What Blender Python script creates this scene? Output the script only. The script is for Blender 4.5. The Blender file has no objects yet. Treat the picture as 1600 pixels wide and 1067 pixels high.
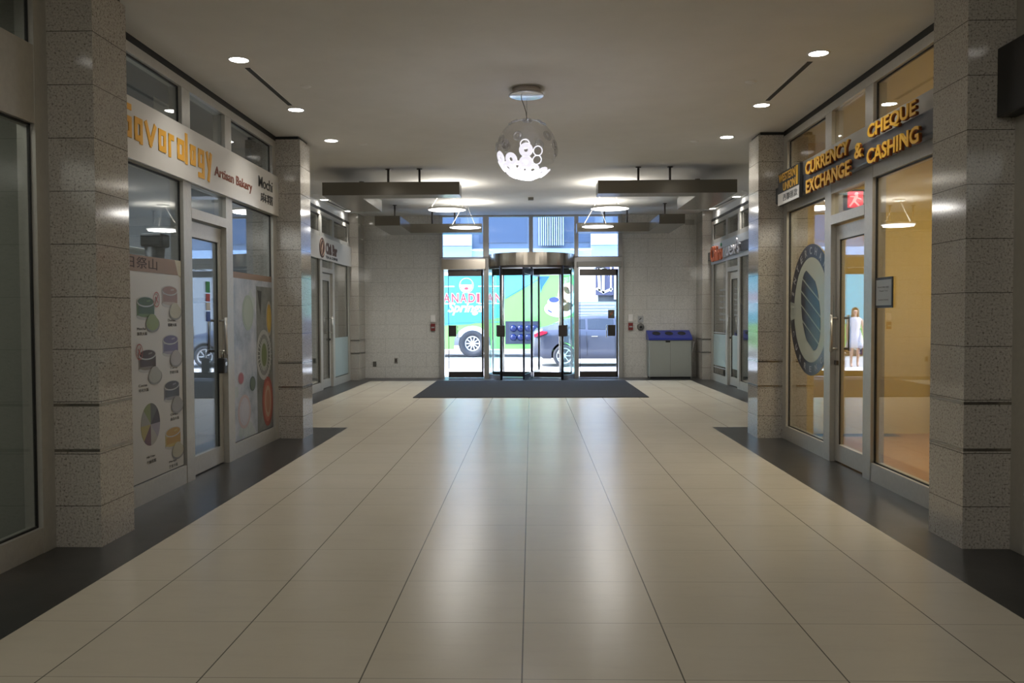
import bpy, bmesh, math, random
from mathutils import Vector, Matrix
random.seed(7)
C = bpy.context.scene.collection
sc = bpy.context.scene
PI = math.pi
XC = -0.03            # centre line of the lobby
# ------------------------------------------------------------ camera
F_PX, EYE = 1325.0, 1.38
YAW, PITCH, ROLL = 0.022755, 0.030461, -0.0042
fwd = Vector((-math.sin(YAW)*math.cos(PITCH), math.cos(YAW)*math.cos(PITCH), -math.sin(PITCH)))
rgt = Vector((math.cos(YAW), math.sin(YAW), 0))
up = rgt.cross(fwd)
r2 = math.cos(ROLL)*rgt + math.sin(ROLL)*up
u2 = -math.sin(ROLL)*rgt + math.cos(ROLL)*up
cam = bpy.data.objects.new('camera', bpy.data.cameras.new('camera')); C.objects.link(cam)
m = Matrix((r2, u2, -fwd)).transposed().to_4x4(); m.translation = (0, 0, EYE)
cam.matrix_world = m
cam.data.sensor_width = 36; cam.data.lens = 36*F_PX/1600; cam.data.clip_end = 300
sc.camera = cam
# ------------------------------------------------------------ view, world, sun
sc.view_settings.view_transform = 'Standard'; sc.view_settings.look = 'None'
sc.view_settings.gamma = 1; sc.view_settings.use_curve_mapping = False
sc.view_settings.exposure = 0.64
sc.cycles.max_bounces = 12; sc.cycles.transparent_max_bounces = 32
sc.cycles.sample_clamp_indirect = 6.0; sc.cycles.use_denoising = True
sc.cycles.caustics_reflective = False; sc.cycles.caustics_refractive = False
SKY, SUN, DOWN, SHOP = 1.2, 6.0, 21.0, 1.0
w = bpy.data.worlds.new('sky'); sc.world = w; w.use_nodes = True
nt = w.node_tree; nt.nodes.clear()
st = nt.nodes.new('ShaderNodeTexSky'); st.sky_type = 'NISHITA'; st.sun_disc = False
st.sun_elevation = math.radians(48); st.sun_rotation = math.radians(-80); st.air_density = 1.0; st.dust_density = 1.5
bg = nt.nodes.new('ShaderNodeBackground'); bg.inputs[1].default_value = SKY
wo = nt.nodes.new('ShaderNodeOutputWorld')
nt.links.new(st.outputs[0], bg.inputs[0]); nt.links.new(bg.outputs[0], wo.inputs[0])
def lamp(name, kind, energy, loc, rot=(0, 0, 0), col=(1, 1, 1), **kw):
    d = bpy.data.lights.new(name, kind); d.energy = energy; d.color = col
    for k, v in kw.items(): setattr(d, k, v)
    o = bpy.data.objects.new(name, d); C.objects.link(o); o.location = loc; o.rotation_euler = rot
    return o
sun = lamp('sun', 'SUN', SUN, (0, 20, 30), col=(1, .95, .88), angle=.01)
sun.rotation_euler = Vector((-.72, -.16, .72)).to_track_quat('Z', 'Y').to_euler()
# daylight portal at the glazed entrance (sampling aid for the sky only)
por = lamp('entrance_portal', 'AREA', 1, (XC, 19.1, 1.8), (math.radians(-90), 0, 0), shape='RECTANGLE', size=4.0, size_y=3.55)
por.data.cycles.is_portal = True

# ------------------------------------------------------------ materials
MATS = {}
def mat(name, col=(.8, .8, .8), rough=.5, metal=0, emit=0, ecol=None, spec=.5, coat=0):
    if name in MATS: return MATS[name]
    m = bpy.data.materials.new(name); m.use_nodes = True
    b = m.node_tree.nodes['Principled BSDF']
    b.inputs['Base Color'].default_value = (*col, 1); b.inputs['Roughness'].default_value = rough
    b.inputs['Metallic'].default_value = metal; b.inputs['Specular IOR Level'].default_value = spec
    b.inputs['Coat Weight'].default_value = coat
    if emit:
        b.inputs['Emission Color'].default_value = (*(ecol or col), 1); b.inputs['Emission Strength'].default_value = emit
    MATS[name] = m; return m
class NT:
    def __init__(s, name):
        s.m = mat(name); s.t = s.m.node_tree; s.b = s.t.nodes['Principled BSDF']
    def n(s, typ, **kw):
        x = s.t.nodes.new(typ)
        for k, v in kw.items(): setattr(x, k, v)
        return x
    def l(s, a, b): s.t.links.new(a, b)
    def math(s, op, a, b=None, c=None):
        x = s.n('ShaderNodeMath', operation=op)
        for i, v in enumerate((a, b, c)):
            if v is None: continue
            if isinstance(v, (int, float)): x.inputs[i].default_value = v
            else: s.l(v, x.inputs[i])
        return x.outputs[0]
    def mix(s, f, a, b):
        x = s.n('ShaderNodeMix', data_type='RGBA')
        for k, v in ((0, f), (6, a), (7, b)):
            if isinstance(v, (int, float)): x.inputs[k].default_value = v
            elif isinstance(v, tuple): x.inputs[k].default_value = (*v, 1)
            else: s.l(v, x.inputs[k])
        return x.outputs[2]
    def noise(s, vec, scale, detail=3, rough=.5):
        x = s.n('ShaderNodeTexNoise'); s.l(vec, x.inputs['Vector'])
        x.inputs['Scale'].default_value = scale; x.inputs['Detail'].default_value = detail; x.inputs['Roughness'].default_value = rough
        return x.outputs['Fac']
    def ramp(s, f, stops):
        x = s.n('ShaderNodeValToRGB'); e = x.color_ramp.elements
        while len(e) < len(stops): e.new(.5)
        for el, (p, c) in zip(e, stops): el.position = p; el.color = (*c, 1)
        s.l(f, x.inputs[0]); return x.outputs[0]
    def line(s, coord, period, off, half):
        # 1 within half of each multiple of period
        a = s.math('SUBTRACT', coord, off); a = s.math('DIVIDE', a, period); a = s.math('ADD', a, .5)
        a = s.math('FRACT', a); a = s.math('SUBTRACT', a, .5); a = s.math('ABSOLUTE', a)
        return s.math('LESS_THAN', a, half/period)
def granite(name, light, dark, joint, rough=.1, brick=False, scale=75):
    k = NT(name); g = k.n('ShaderNodeNewGeometry'); P = g.outputs['Position']
    sp = k.n('ShaderNodeSeparateXYZ'); k.l(P, sp.inputs[0])
    n1 = k.noise(P, scale, 1, .5); n2 = k.noise(P, 4, 3); n3 = k.noise(P, scale*1.7, 0)
    c = k.ramp(n1, [(.28, dark), (.37, tuple(.62*l+.38*d for l, d in zip(light, dark))), (.46, tuple(.9*l for l in light)), (.68, tuple(min(1, l*1.08) for l in light))])
    c = k.mix(k.math('MULTIPLY', n2, .35), c, tuple(.75*x for x in light))
    c = k.mix(k.math('MULTIPLY', k.math('LESS_THAN', n3, .30), .45), c, dark)
    z = sp.outputs[2]
    ln = k.line(z, .3135, .2485, .0022)
    if brick:
        row = k.math('FLOOR', k.math('DIVIDE', k.math('SUBTRACT', z, .2485), .3135))
        xo = k.math('ADD', sp.outputs[0], k.math('MULTIPLY', row, .3))
        ln = k.math('MAXIMUM', ln, k.line(xo, .61, .1, .0022))
    c = k.mix(k.math('MULTIPLY', ln, joint), c, tuple(.25*x for x in dark))
    k.l(c, k.b.inputs['Base Color']); k.b.inputs['Roughness'].default_value = rough
    return k.m
M_col = granite('column_granite', (.52, .49, .44), (.14, .12, .10), .85, .09, scale=80)
M_wall = granite('wall_granite', (.70, .69, .65), (.47, .46, .43), .55, .07, True, 70)
k = NT('floor_tile'); g = k.n('ShaderNodeNewGeometry'); P = g.outputs['Position']
sp = k.n('ShaderNodeSeparateXYZ'); k.l(P, sp.inputs[0])
n1 = k.noise(P, 1.6, 5, .6); n2 = k.noise(P, 9, 4, .6)
mp = k.n('ShaderNodeMapping'); k.l(P, mp.inputs[0]); mp.inputs['Scale'].default_value = (1.2, 6, 1); mp.inputs['Rotation'].default_value = (0, 0, .25)
n3 = k.noise(mp.outputs[0], 2.2, 6, .7)
c = k.ramp(n1, [(.25, (.61, .555, .445)), (.75, (.66, .605, .49))])
c = k.mix(k.math('MULTIPLY', n2, .2), c, (.56, .51, .42))
c = k.mix(k.ramp(n3, [(.5, (0, 0, 0)), (.75, (.22, .22, .22))]), c, (.46, .41, .34))
tx = k.math('FLOOR', k.math('DIVIDE', k.math('ADD', sp.outputs[0], .04), .614)); ty = k.math('FLOOR', k.math('DIVIDE', k.math('SUBTRACT', sp.outputs[1], 3.18), .592))
wn = k.n('ShaderNodeTexWhiteNoise', noise_dimensions='2D'); cb = k.n('ShaderNodeCombineXYZ'); k.l(tx, cb.inputs[0]); k.l(ty, cb.inputs[1]); k.l(cb.outputs[0], wn.inputs['Vector'])
c = k.mix(k.math('MULTIPLY', wn.outputs['Value'], .13), c, (.48, .43, .35))
lx = k.line(sp.outputs[0], .614, -.04, .003); ly = k.line(sp.outputs[1], .592, 3.18, .0022)
c = k.mix(k.math('MULTIPLY', lx, .8), c, (.05, .045, .04)); c = k.mix(k.math('MULTIPLY', ly, .5), c, (.09, .08, .07))
k.l(c, k.b.inputs['Base Color']); k.b.inputs['Roughness'].default_value = .24
k.l(k.math('ADD', k.math('MULTIPLY', n1, .04), .24), k.b.inputs['Roughness'])
k.b.inputs['Specular IOR Level'].default_value = .16
M_floor = k.m
k = NT('border_tile'); g = k.n('ShaderNodeNewGeometry'); n1 = k.noise(g.outputs['Position'], 5, 6, .7)
k.l(k.ramp(n1, [(.3, (.018, .018, .019)), (.75, (.045, .044, .042))]), k.b.inputs['Base Color']); k.b.inputs['Roughness'].default_value = .3
M_border = k.m
def noisy(name, a, b, scale, rough, bump=0, metal=0):
    k = NT(name); tc = k.n('ShaderNodeTexCoord'); n1 = k.noise(tc.outputs['Object'], scale, 4, .6)
    k.l(k.ramp(n1, [(.35, a), (.65, b)]), k.b.inputs['Base Color']); k.b.inputs['Roughness'].default_value = rough; k.b.inputs['Metallic'].default_value = metal
    if bump:
        bp = k.n('ShaderNodeBump'); bp.inputs['Strength'].default_value = bump; bp.inputs['Distance'].default_value = .01
        k.l(n1, bp.inputs['Height']); k.l(bp.outputs[0], k.b.inputs['Normal'])
    return k.m
M_ceil = noisy('ceiling_paint', (.68, .665, .63), (.71, .695, .66), 3, .75)
M_mat = noisy('mat_pile', (.020, .021, .025), (.045, .046, .052), 240, .95, .6)
M_alu = noisy('satin_aluminium', (.50, .485, .445), (.54, .525, .48), 30, .38, 0, .35)
M_steel = mat('brushed_steel', (.52, .47, .40), .22, 1)
M_darkfr = mat('dark_door_metal', (.10, .09, .085), .3, .8)
M_black = mat('black_gasket', (.006, .006, .006), .5)
M_duct = mat('taupe_metallic_panel', (.20, .185, .155), .22, .5)
M_white = mat('white_paint', (.75, .75, .73), .5)
M_signw = mat('white_sign_face', (.74, .72, .68), .28)
M_chrome = mat('chrome', (.8, .8, .8), .08, 1)
M_yel = noisy('yellow_wall_paint', (.60, .44, .15), (.63, .47, .17), 2, .7)
M_shopfl = noisy('terracotta_vinyl', (.36, .17, .06), (.42, .21, .08), 5, .35)
M_grey = mat('grey_shop_wall', (.34, .36, .38), .7)
M_dkfloor = mat('shop_grey_floor', (.16, .17, .17), .4)
M_dgrey = mat('dark_grey_paint', (.10, .105, .11), .6)
def glass(name, tint=(1, 1, 1), refl=1.0, rough=0.0):
    m = bpy.data.materials.new(name); m.use_nodes = True; t = m.node_tree; t.nodes.clear()
    N = t.nodes.new; L = t.links.new
    g = N('ShaderNodeNewGeometry'); dp = N('ShaderNodeVectorMath'); dp.operation = 'DOT_PRODUCT'
    L(g.outputs['Normal'], dp.inputs[0]); L(g.outputs['Incoming'], dp.inputs[1])
    def ma(op, a, b=None):
        x = N('ShaderNodeMath'); x.operation = op
        for i, v in enumerate((a, b)):
            if v is None: continue
            if isinstance(v, (int, float)): x.inputs[i].default_value = v
            else: L(v, x.inputs[i])
        return x.outputs[0]
    c = ma('ABSOLUTE', dp.outputs['Value']); f = ma('POWER', ma('SUBTRACT', 1.0, c), 5.0)
    f = ma('ADD', ma('MULTIPLY', f, .96*refl), .04*refl)
    tr = N('ShaderNodeBsdfTransparent'); tr.inputs[0].default_value = (*tint, 1)
    gl = N('ShaderNodeBsdfGlossy'); gl.inputs['Roughness'].default_value = rough
    mx = N('ShaderNodeMixShader'); L(f, mx.inputs[0]); L(tr.outputs[0], mx.inputs[1]); L(gl.outputs[0], mx.inputs[2])
    o = N('ShaderNodeOutputMaterial'); L(mx.outputs[0], o.inputs[0]); return m
M_glass = glass('clear_glass', (.92, .945, .935), 1.8)
M_glassb = glass('blue_tint_glass', (.62, .72, .86), .6)
M_glasse = glass('entrance_glass', (.95, .97, .98), .35)
def frosted(name, col, a):
    m = bpy.data.materials.new(name); m.use_nodes = True; t = m.node_tree; b = t.nodes['Principled BSDF']
    b.inputs['Base Color'].default_value = (*col, 1); b.inputs['Roughness'].default_value = .35; b.inputs['Alpha'].default_value = a
    return m
M_frost = frosted('frosted_film', (.52, .62, .62), .72)

# ------------------------------------------------------------ mesh helpers
def org(o):
    v = Vector((0, 0, 0))
    while o: v += o.location; o = o.parent
    return v
def fr_left(x):   # a plane facing +X, u runs away from the camera (+Y)
    return Matrix(((0, 0, 1, x), (1, 0, 0, 0), (0, 1, 0, 0), (0, 0, 0, 1)))
def fr_right(x):  # a plane facing -X, u runs towards the camera: u = -Y
    return Matrix(((0, 0, -1, x), (-1, 0, 0, 0), (0, 1, 0, 0), (0, 0, 0, 1)))
def fr_front(y):  # a plane facing -Y, u = +X
    return Matrix(((1, 0, 0, 0), (0, 0, -1, y), (0, 1, 0, 0), (0, 0, 0, 1)))
class MB:
    def __init__(s, frame=None): s.b = bmesh.new(); s.f = frame
    def poly(s, pts, m=0):
        vs = [s.b.verts.new(p) for p in pts]
        try: f = s.b.faces.new(vs); f.material_index = m
        except ValueError: pass
        return s
    def box(s, x0, x1, y0, y1, z0, z1, m=0, bev=0):
        if x0 > x1: x0, x1 = x1, x0
        if y0 > y1: y0, y1 = y1, y0
        if z0 > z1: z0, z1 = z1, z0
        v = [s.b.verts.new((x, y, z)) for z in (z0, z1) for y in (y0, y1) for x in (x0, x1)]
        fs = [s.b.faces.new([v[i] for i in q]) for q in ((0, 2, 3, 1), (4, 5, 7, 6), (0, 1, 5, 4), (2, 6, 7, 3), (0, 4, 6, 2), (1, 3, 7, 5))]
        for f in fs: f.material_index = m
        if bev:
            es = list({e for f in fs for e in f.edges})
            r = bmesh.ops.bevel(s.b, geom=es, offset=bev, segments=2, affect='EDGES', profile=.5)
            for f in r['faces']: f.material_index = m
        return s
    def prism(s, pts, w0, w1, m=0):   # polygon in local xy, extruded in z (counter-clockwise)
        a = [s.b.verts.new((x, y, w0)) for x, y in pts]; b = [s.b.verts.new((x, y, w1)) for x, y in pts]
        n = len(pts)
        fs = [s.b.faces.new(a[::-1]), s.b.faces.new(b)] + [s.b.faces.new((a[i], a[(i+1) % n], b[(i+1) % n], b[i])) for i in range(n)]
        for f in fs: f.material_index = m
        return s
    def ell(s, cx, cy, rx, ry, w0, w1, m=0, a0=0, a1=2*PI, n=24):
        pts = [(cx+rx*math.cos(a0+(a1-a0)*i/n), cy+ry*math.sin(a0+(a1-a0)*i/n)) for i in range(n if a1-a0 > 6.28 else n+1)]
        if a1-a0 < 6.28: pts.append((cx, cy))
        return s.prism(pts, w0, w1, m)
    def ring(s, cx, cy, rx, ry, f, w0, w1, m=0, a0=0, a1=2*PI, n=48):
        for i in range(n):
            t0 = a0+(a1-a0)*i/n; t1 = a0+(a1-a0)*(i+1)/n
            p = lambda t, q: (cx+rx*q*math.cos(t), cy+ry*q*math.sin(t))
            s.prism([p(t0, f), p(t0, 1), p(t1, 1), p(t1, f)], w0, w1, m)
        return s
    def bar(s, p, q, wd, w0, w1, m=0):   # flat thick line in local xy
        p = Vector(p); q = Vector(q); d = (q-p).normalized()*wd/2; n = Vector((-d.y, d.x))
        return s.prism([(p-d-n)[:], (q+d-n)[:], (q+d+n)[:], (p-d+n)[:]], w0, w1, m)
    def tube(s, pts, r, m=0, n=12, cap=True):
        pts = [Vector(p) for p in pts]; rs = r if isinstance(r, (list, tuple)) else [r]*len(pts)
        rings = []; up0 = None
        for i, p in enumerate(pts):
            d = (pts[min(i+1, len(pts)-1)]-pts[max(i-1, 0)]).normalized()
            if up0 is None: up0 = d.orthogonal().normalized()
            a = (up0-d*up0.dot(d)).normalized(); up0 = a; b = d.cross(a)
            rings.append([s.b.verts.new(p+rs[i]*(a*math.cos(2*PI*k/n)+b*math.sin(2*PI*k/n))) for k in range(n)])
        for A, B in zip(rings, rings[1:]):
            for k in range(n):
                f = s.b.faces.new((A[k], A[(k+1) % n], B[(k+1) % n], B[k])); f.material_index = m; f.smooth = True
        if cap:
            for q in (rings[0][::-1], rings[-1]): f = s.b.faces.new(q); f.material_index = m
        return s
    def lathe(s, prof, c=(0, 0, 0), axis='z', m=0, n=32, a0=0, a1=2*PI):
        full = a1-a0 > 6.28; N = n if full else n+1; cols = []
        for k in range(N):
            t = a0+(a1-a0)*k/n; col = []
            for r, h in prof:
                x, y = r*math.cos(t), r*math.sin(t)
                p = (x, y, h) if axis == 'z' else ((x, h, y) if axis == 'y' else (h, x, y))
                col.append(s.b.verts.new(Vector(p)+Vector(c)))
            cols.append(col)
        for k in range(N if full else N-1):
            A, B = cols[k], cols[(k+1) % N]
            for i in range(len(prof)-1):
                try: f = s.b.faces.new((A[i], B[i], B[i+1], A[i+1])); f.material_index = m; f.smooth = True
                except ValueError: pass
        return s
    def build(s, name, mats, parent=None, kind=None, label=None, weld=True):
        if s.f is not None: bmesh.ops.transform(s.b, matrix=s.f, verts=s.b.verts)
        if parent is not None: bmesh.ops.translate(s.b, vec=-org(parent), verts=s.b.verts)
        if weld: bmesh.ops.remove_doubles(s.b, verts=s.b.verts, dist=1e-5)
        bmesh.ops.recalc_face_normals(s.b, faces=s.b.faces)
        me = bpy.data.meshes.new(name); s.b.to_mesh(me); s.b.free()
        for q in (mats if isinstance(mats, (list, tuple)) else [mats]): me.materials.append(q)
        o = bpy.data.objects.new(name, me); C.objects.link(o); o.parent = parent
        if kind: o['kind'] = kind
        if label: o['label'] = label
        return o
def tag(o, label, cat, group=None, kind=None):
    o['label'] = label; o['category'] = cat
    if group: o['group'] = group
    if kind: o['kind'] = kind
    return o
def empty(name, loc, label=None, cat=None, group=None, kind=None):
    o = bpy.data.objects.new(name, None); C.objects.link(o); o.location = loc; o.empty_display_size = .1
    if label: o['label'] = label
    if cat: o['category'] = cat
    if group: o['group'] = group
    if kind: o['kind'] = kind
    return o
def single(name, mb, mats, loc, label, cat, group=None):
    """a thing that is one mesh: origin put at loc"""
    o = mb.build(name, mats); o.data.transform(Matrix.Translation(-Vector(loc))); o.location = loc
    return tag(o, label, cat, group)
def text(body, frame, u0, v0, width, height, material, parent, name='lettering', ext=.004, bold=.0, shear=0, w=0.0):
    cu = bpy.data.curves.new('t', 'FONT'); cu.body = body; cu.extrude = .5; cu.offset = bold; cu.shear = shear; cu.resolution_u = 3
    o = bpy.data.objects.new('t', cu); C.objects.link(o)
    dg = bpy.context.evaluated_depsgraph_get(); me = bpy.data.meshes.new_from_object(o.evaluated_get(dg))
    bpy.data.objects.remove(o)
    if not me.vertices: return None
    xs = [v.co.x for v in me.vertices]; ys = [v.co.y for v in me.vertices]
    sx = width/(max(xs)-min(xs)); sy = height/(max(ys)-min(ys))
    for v in me.vertices:
        v.co = ((v.co.x-min(xs))*sx+u0, (v.co.y-min(ys))*sy+v0, w+(v.co.z+.5)*ext)
    me.transform(frame); me.transform(Matrix.Translation(-org(parent)))
    me.materials.clear(); me.materials.append(material)
    q = bpy.data.objects.new(name, me); C.objects.link(q); q.parent = parent
    return q
def ctree(o, parent=None):
    c = o.copy(); C.objects.link(c); c.parent = parent
    for ch in list(o.children): ctree(ch, c)
    return c

# ============================================================ THE SHELL
YB = 18.85            # inner face of the back wall
def zc(y): return 3.4+.2*max(0, (y-10)/8.8)
# floor: light tiles with a dark border
f = MB()
xi0, xi1 = XC-2.25, XC+2.25
f.box(xi0, xi1, -5, 10.45, -.12, 0); f.box(XC-3.4, XC+3.4, 10.45, 17.95, -.12, 0)
fb = f
for a, b, c_, d in ((XC-3.2, xi0, -5, 10.45), (xi1, XC+3.2, -5, 10.45), (XC-4.2, XC-3.4, 10.45, 17.95), (XC+3.4, XC+4.2, 10.45, 17.95), (XC-4.2, XC+4.2, 17.95, 19.2),
                    (XC-4.2, XC-3.2, 9.6, 10.45), (XC+3.2, XC+4.2, 9.6, 10.45)):
    f.box(a, b, c_, d, -.12, 0, 1)
f.build('floor', [M_floor, M_border], kind='structure')
c = MB()
for y0, y1 in ((-5, 10), (10, 19.2)):
    z0, z1 = zc(y0), zc(y1)
    c.poly([(-4.4, y0, z0), (4.4, y0, z0), (4.4, y1, z1), (-4.4, y1, z1)]); c.poly([(-4.4, y0, z0+.25), (-4.4, y1, z1+.25), (4.4, y1, z1+.25), (4.4, y0, z0+.25)])
    for x in (-4.4, 4.4): c.poly([(x, y0, z0), (x, y1, z1), (x, y1, z1+.25), (x, y0, z0+.25)])
c.poly([(-4.4, -5, 3.4), (4.4, -5, 3.4), (4.4, -5, 3.65), (-4.4, -5, 3.65)]); z2 = zc(19.2); c.poly([(-4.4, 19.2, z2), (4.4, 19.2, z2), (4.4, 19.2, z2+.25), (-4.4, 19.2, z2+.25)])
c.build('ceiling', M_ceil, kind='structure')
MB().box(-4.4, 4.4, -5.2, -5, -.1, 3.65).build('wall_rear', mat('rear_wall_paint', (.45, .43, .39), .7), kind='structure')
# back wall left and right of the entrance, with the corner piers
for s, nm in ((-1, 'left'), (1, 'right')):
    X = lambda d, s=s: XC+s*d
    b = MB(); b.box(X(2.0), X(4.3), YB, YB+.35, 0, 3.62); b.build('wall_back_'+nm, M_wall, kind='structure')
    b = MB(); b.box(X(3.68), X(4.3), 18.2, YB, 0, 3.6); p = b.build('trim_1' if s < 0 else 'trim_2', M_col, kind='structure')
    b = MB(); b.box(X(3.672), X(3.95), 18.192, YB, .575, .59); b.box(X(3.672), X(3.95), 18.192, YB, .85, .865); b.build('metal_band', M_darkfr, p)
    b = MB(); b.box(X(3.93), X(4.3), 9.9, 14.1, 0, 3.6); b.box(X(2.6), X(4.3), 9.95, 10.05, 0, 3.5)
    b.build('wall_'+nm, M_col, kind='structure')
    b = MB(); b.box(X(3.9), X(4.1), 14.1, 18.2, 3.3, 3.62); b.build('wall_%s_bulkhead' % nm, M_white, kind='structure')

# granite columns
for s, side in ((-1, 'left'), (1, 'right')):
    X = lambda d, s=s: XC+s*d
    for y0, y1, where in ((5.0, 5.42, 'near'), (9.51, 9.93, 'far')):
        t = empty('granite_column', (X(2.83), (y0+y1)/2, 0))
        txt = {('left', 'near'): 'nearest left polished granite column, before the white bakery sign', ('left', 'far'): 'polished granite column just past the white bakery sign on the left',
               ('right', 'near'): 'nearest right polished granite column, at the CASHING end of the yellow letters', ('right', 'far'): 'polished granite column on the right beside the small yellow and black bank sign'}[(side, where)]
        tag(t, txt, 'column', None)
        b = MB(); zs = [0, .575, .592, .848, .865, 3.365]
        b.box(X(2.555), X(3.1), y0, y1, 0, .575); b.box(X(2.555), X(3.1), y0, y1, .592, .848); b.box(X(2.555), X(3.1), y0, y1, .865, 3.365)
        b.build('shaft', M_col, t)
        for z0, z1 in ((.575, .592), (.848, .865)):
            MB().box(X(2.553), X(3.09), y0-.002, y1-.002, z0, z1).build('metal_band', mat('band_metal', (.30, .28, .25), .22, .9), t)
        MB().box(X(2.58), X(3.1), y0+.02, y1-.02, 3.365, 3.4).build('shadow_gap', M_black, t)

# ------------------------------------------------------------ storefronts
winN, doorN = [0], [0]
def module(s, P, y0, opts):
    """glazed shop front: y0 near end of a 4.1 m bay; faces +/-X at XC + s*P"""
    X = lambda d: XC+s*(P+d)
    near, m1, m2, end = y0, y0+(1.50 if s < 0 else 1.60), y0+(2.48 if s < 0 else 2.56), y0+4.06
    nf = opts.get('near_clip', near)
    winN[0] += 1
    W = empty('window_%d' % winN[0], (X(0.05), y0+2.03, 0), kind='structure')
    b = MB()
    fw, fm = .13, .165
    # verticals
    for a, q in ((near, fw), (m1, fm), (m2, fm), (end-fw, fw)): b.box(X(0), X(.11), a, a+q, 0, 3.268)
    # rails on the two fixed panes, transoms, sign backing, head
    for a, c_ in ((near+fw, m1), (m2+fm, end-fw)):
        b.box(X(.004), X(.10), a, c_, 0, .15)
    b.box(X(-.002), X(.11), m1+fm, m2, 2.215, 2.30)
    b.box(X(0.003), X(.108), near+.001, end-.001, 2.50, 2.95); b.box(X(0), X(.11), near, end, 3.27, 3.345)
    b.build('window_frame', opts.get('frame', M_alu), W)
    g = MB()
    for a, c_ in ((near+fw+.004, m1), (m2+fm+.004, end-fw)):
        for z0, z1 in ((.15, 2.5), (2.95, 3.27)):
            g.box(X(.03), X(.045), a, a+.015, z0, z1); g.box(X(.03), X(.045), c_-.012, c_, z0, z1)
            g.box(X(.03), X(.045), a, c_, z0, z0+.01); g.box(X(.03), X(.045), a, c_, z1-.012, z1)
    g.box(X(0.0), X(.1), near, end, 3.345, 3.40); g.build('gasket', M_black, W)  # top strip: shadow gap under the ceiling, its shade put in as black
    for a, c_ in ((near+fw+.004, m1), (m1+fm+.004, m2), (m2+fm+.004, end-fw)):
        for z0, z1 in ((.15, 2.5), (2.95, 3.27)):
            if a > m1 and a < m2 and z0 < 1: z0 = 2.30
            MB().box(X(.034), X(.040), a, c_, z0, z1).build('pane', M_glass, W)
    # the door between the two mullions
    doorN[0] += 1
    D = empty('door_%d' % doorN[0], (X(0.08), (m1+m2)/2, 0), kind='structure')
    a, c_ = m1+fm+.006, m2-.004
    b = MB(); b.box(X(.05), X(.095), a, a+.085, .012, 2.20); b.box(X(.05), X(.095), c_-.085, c_, .012, 2.20)
    b.box(X(.05), X(.095), a+.085, c_-.085, .012, .17); b.box(X(.05), X(.095), a+.085, c_-.085, 2.07, 2.20)
    b.build('leaf_frame', opts.get('frame', M_alu), D)
    MB().box(X(.068), X(.076), a+.085, c_-.085, .17, 2.07).build('pane', M_glass, D)
    g = MB()
    for q in (a+.085, c_-.095): g.box(X(.058), X(.066), q, q+.01, .17, 2.07)
    g.box(X(.058), X(.066), a+.085, c_-.085, 2.06, 2.07); g.build('gasket', M_black, D)
    hy = c_-.07 if s < 0 else c_-.05
    hb = MB()
    for z in (1.06, 1.345): hb.tube([(X(.05), hy, z), (X(-.01), hy, z)], .011)
    hb.tube([(X(-.01), hy, 1.03), (X(-.01), hy, 1.375)], .014); hb.build('door_handle', mat('pull_handle', (.62, .60, .56), .3, .7), D)
    hb = MB()
    for z in (1.06, 1.345): hb.tube([(X(.09), hy, z), (X(.16), hy, z)], .011)
    hb.tube([(X(.16), hy, 1.04), (X(.16), hy, 1.365)], .014); hb.build('door_handle', mat('inner_handle', (.05, .045, .04), .3, .5), D)
    MB().box(X(.03), X(.05), hy-.03, hy+.03, .91, .95).build('lock', M_darkfr, D)
    return W, D, (near, m1, m2, end)
WL, DL, YS = module(-1, 2.83, 5.45, {})
WR, DR, _ = module(1, 2.83, 5.45, {})
WLn, DLn, _ = module(-1, 2.83, .94, {'frame': M_alu})
WRn, DRn, _ = module(1, 2.83, .94, {})
WLf, DLf, YF = module(-1, 3.87, 14.13, {})
WRf, DRf, _ = module(1, 3.87, 14.13, {})
# walls of the corridor behind the camera and between modules
for s, nm in ((-1, 'left'), (1, 'right')):
    X = lambda d, s=s: XC+s*d
    MB().box(X(2.85), X(3.1), -5, .94, 0, 3.4).build('wall_%s_rear' % nm, mat('rear_wall_paint'), kind='structure')

# ------------------------------------------------------------ shops behind the glass
def shop(s, P, y0, y1, depth, wallm, floorm, ceilm, nm, zc_=3.34):
    X = lambda d: XC+s*(P+d)
    b = MB(); b.box(X(.12), X(depth), y0, y1, -.1, 0.0); b.build('floor_'+nm, floorm, kind='structure')
    b = MB(); b.box(X(.12), X(depth), y0, y1, zc_, zc_+.1); b.build('ceiling_'+nm, ceilm, kind='structure')
    b = MB(); b.box(X(.12), X(depth), y0-.1, y0, -.1, zc_+.1); b.box(X(.12), X(depth), y1, y1+.1, -.1, zc_+.1); b.box(X(depth), X(depth+.1), y0-.1, y1+.1, -.1, zc_+.1)
    b.build('wall_'+nm, wallm, kind='structure')
    return X
shop(-1, 2.83, 5.2, 9.85, 3.4, M_grey, M_dkfloor, M_dgrey, 'bakery')
shop(1, 2.83, 5.2, 9.85, 2.9, M_yel, M_shopfl, noisy('cream_ceiling', (.58, .55, .43), (.62, .58, .46), 2, .8), 'exchange')
shop(-1, 2.83, .5, 4.95, 3.4, mat('olive_grey_wall', (.26, .27, .24), .7), M_dkfloor, M_dgrey, 'near_left_shop')
shop(1, 2.83, .5, 4.95, 3.4, mat('near_black_wall', (.03, .03, .03), .7), M_dkfloor, M_dgrey, 'near_right_shop')
shop(-1, 3.87, 14.0, 18.3, 3.2, mat('cafe_wall', (.22, .25, .24), .7), M_dkfloor, M_dgrey, 'cafe')
shop(1, 3.87, 14.0, 18.3, 3.2, mat('clinic_wall', (.24, .26, .25), .7), M_dkfloor, M_dgrey, 'clinic')
def shoplamp(x, y, z, e, col, sx=1.2, sy=.3):
    lamp('shop_ceiling_lamp', 'AREA', e*SHOP, (x, y, z), col=col, shape='RECTANGLE', size=sx, size_y=sy)
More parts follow.
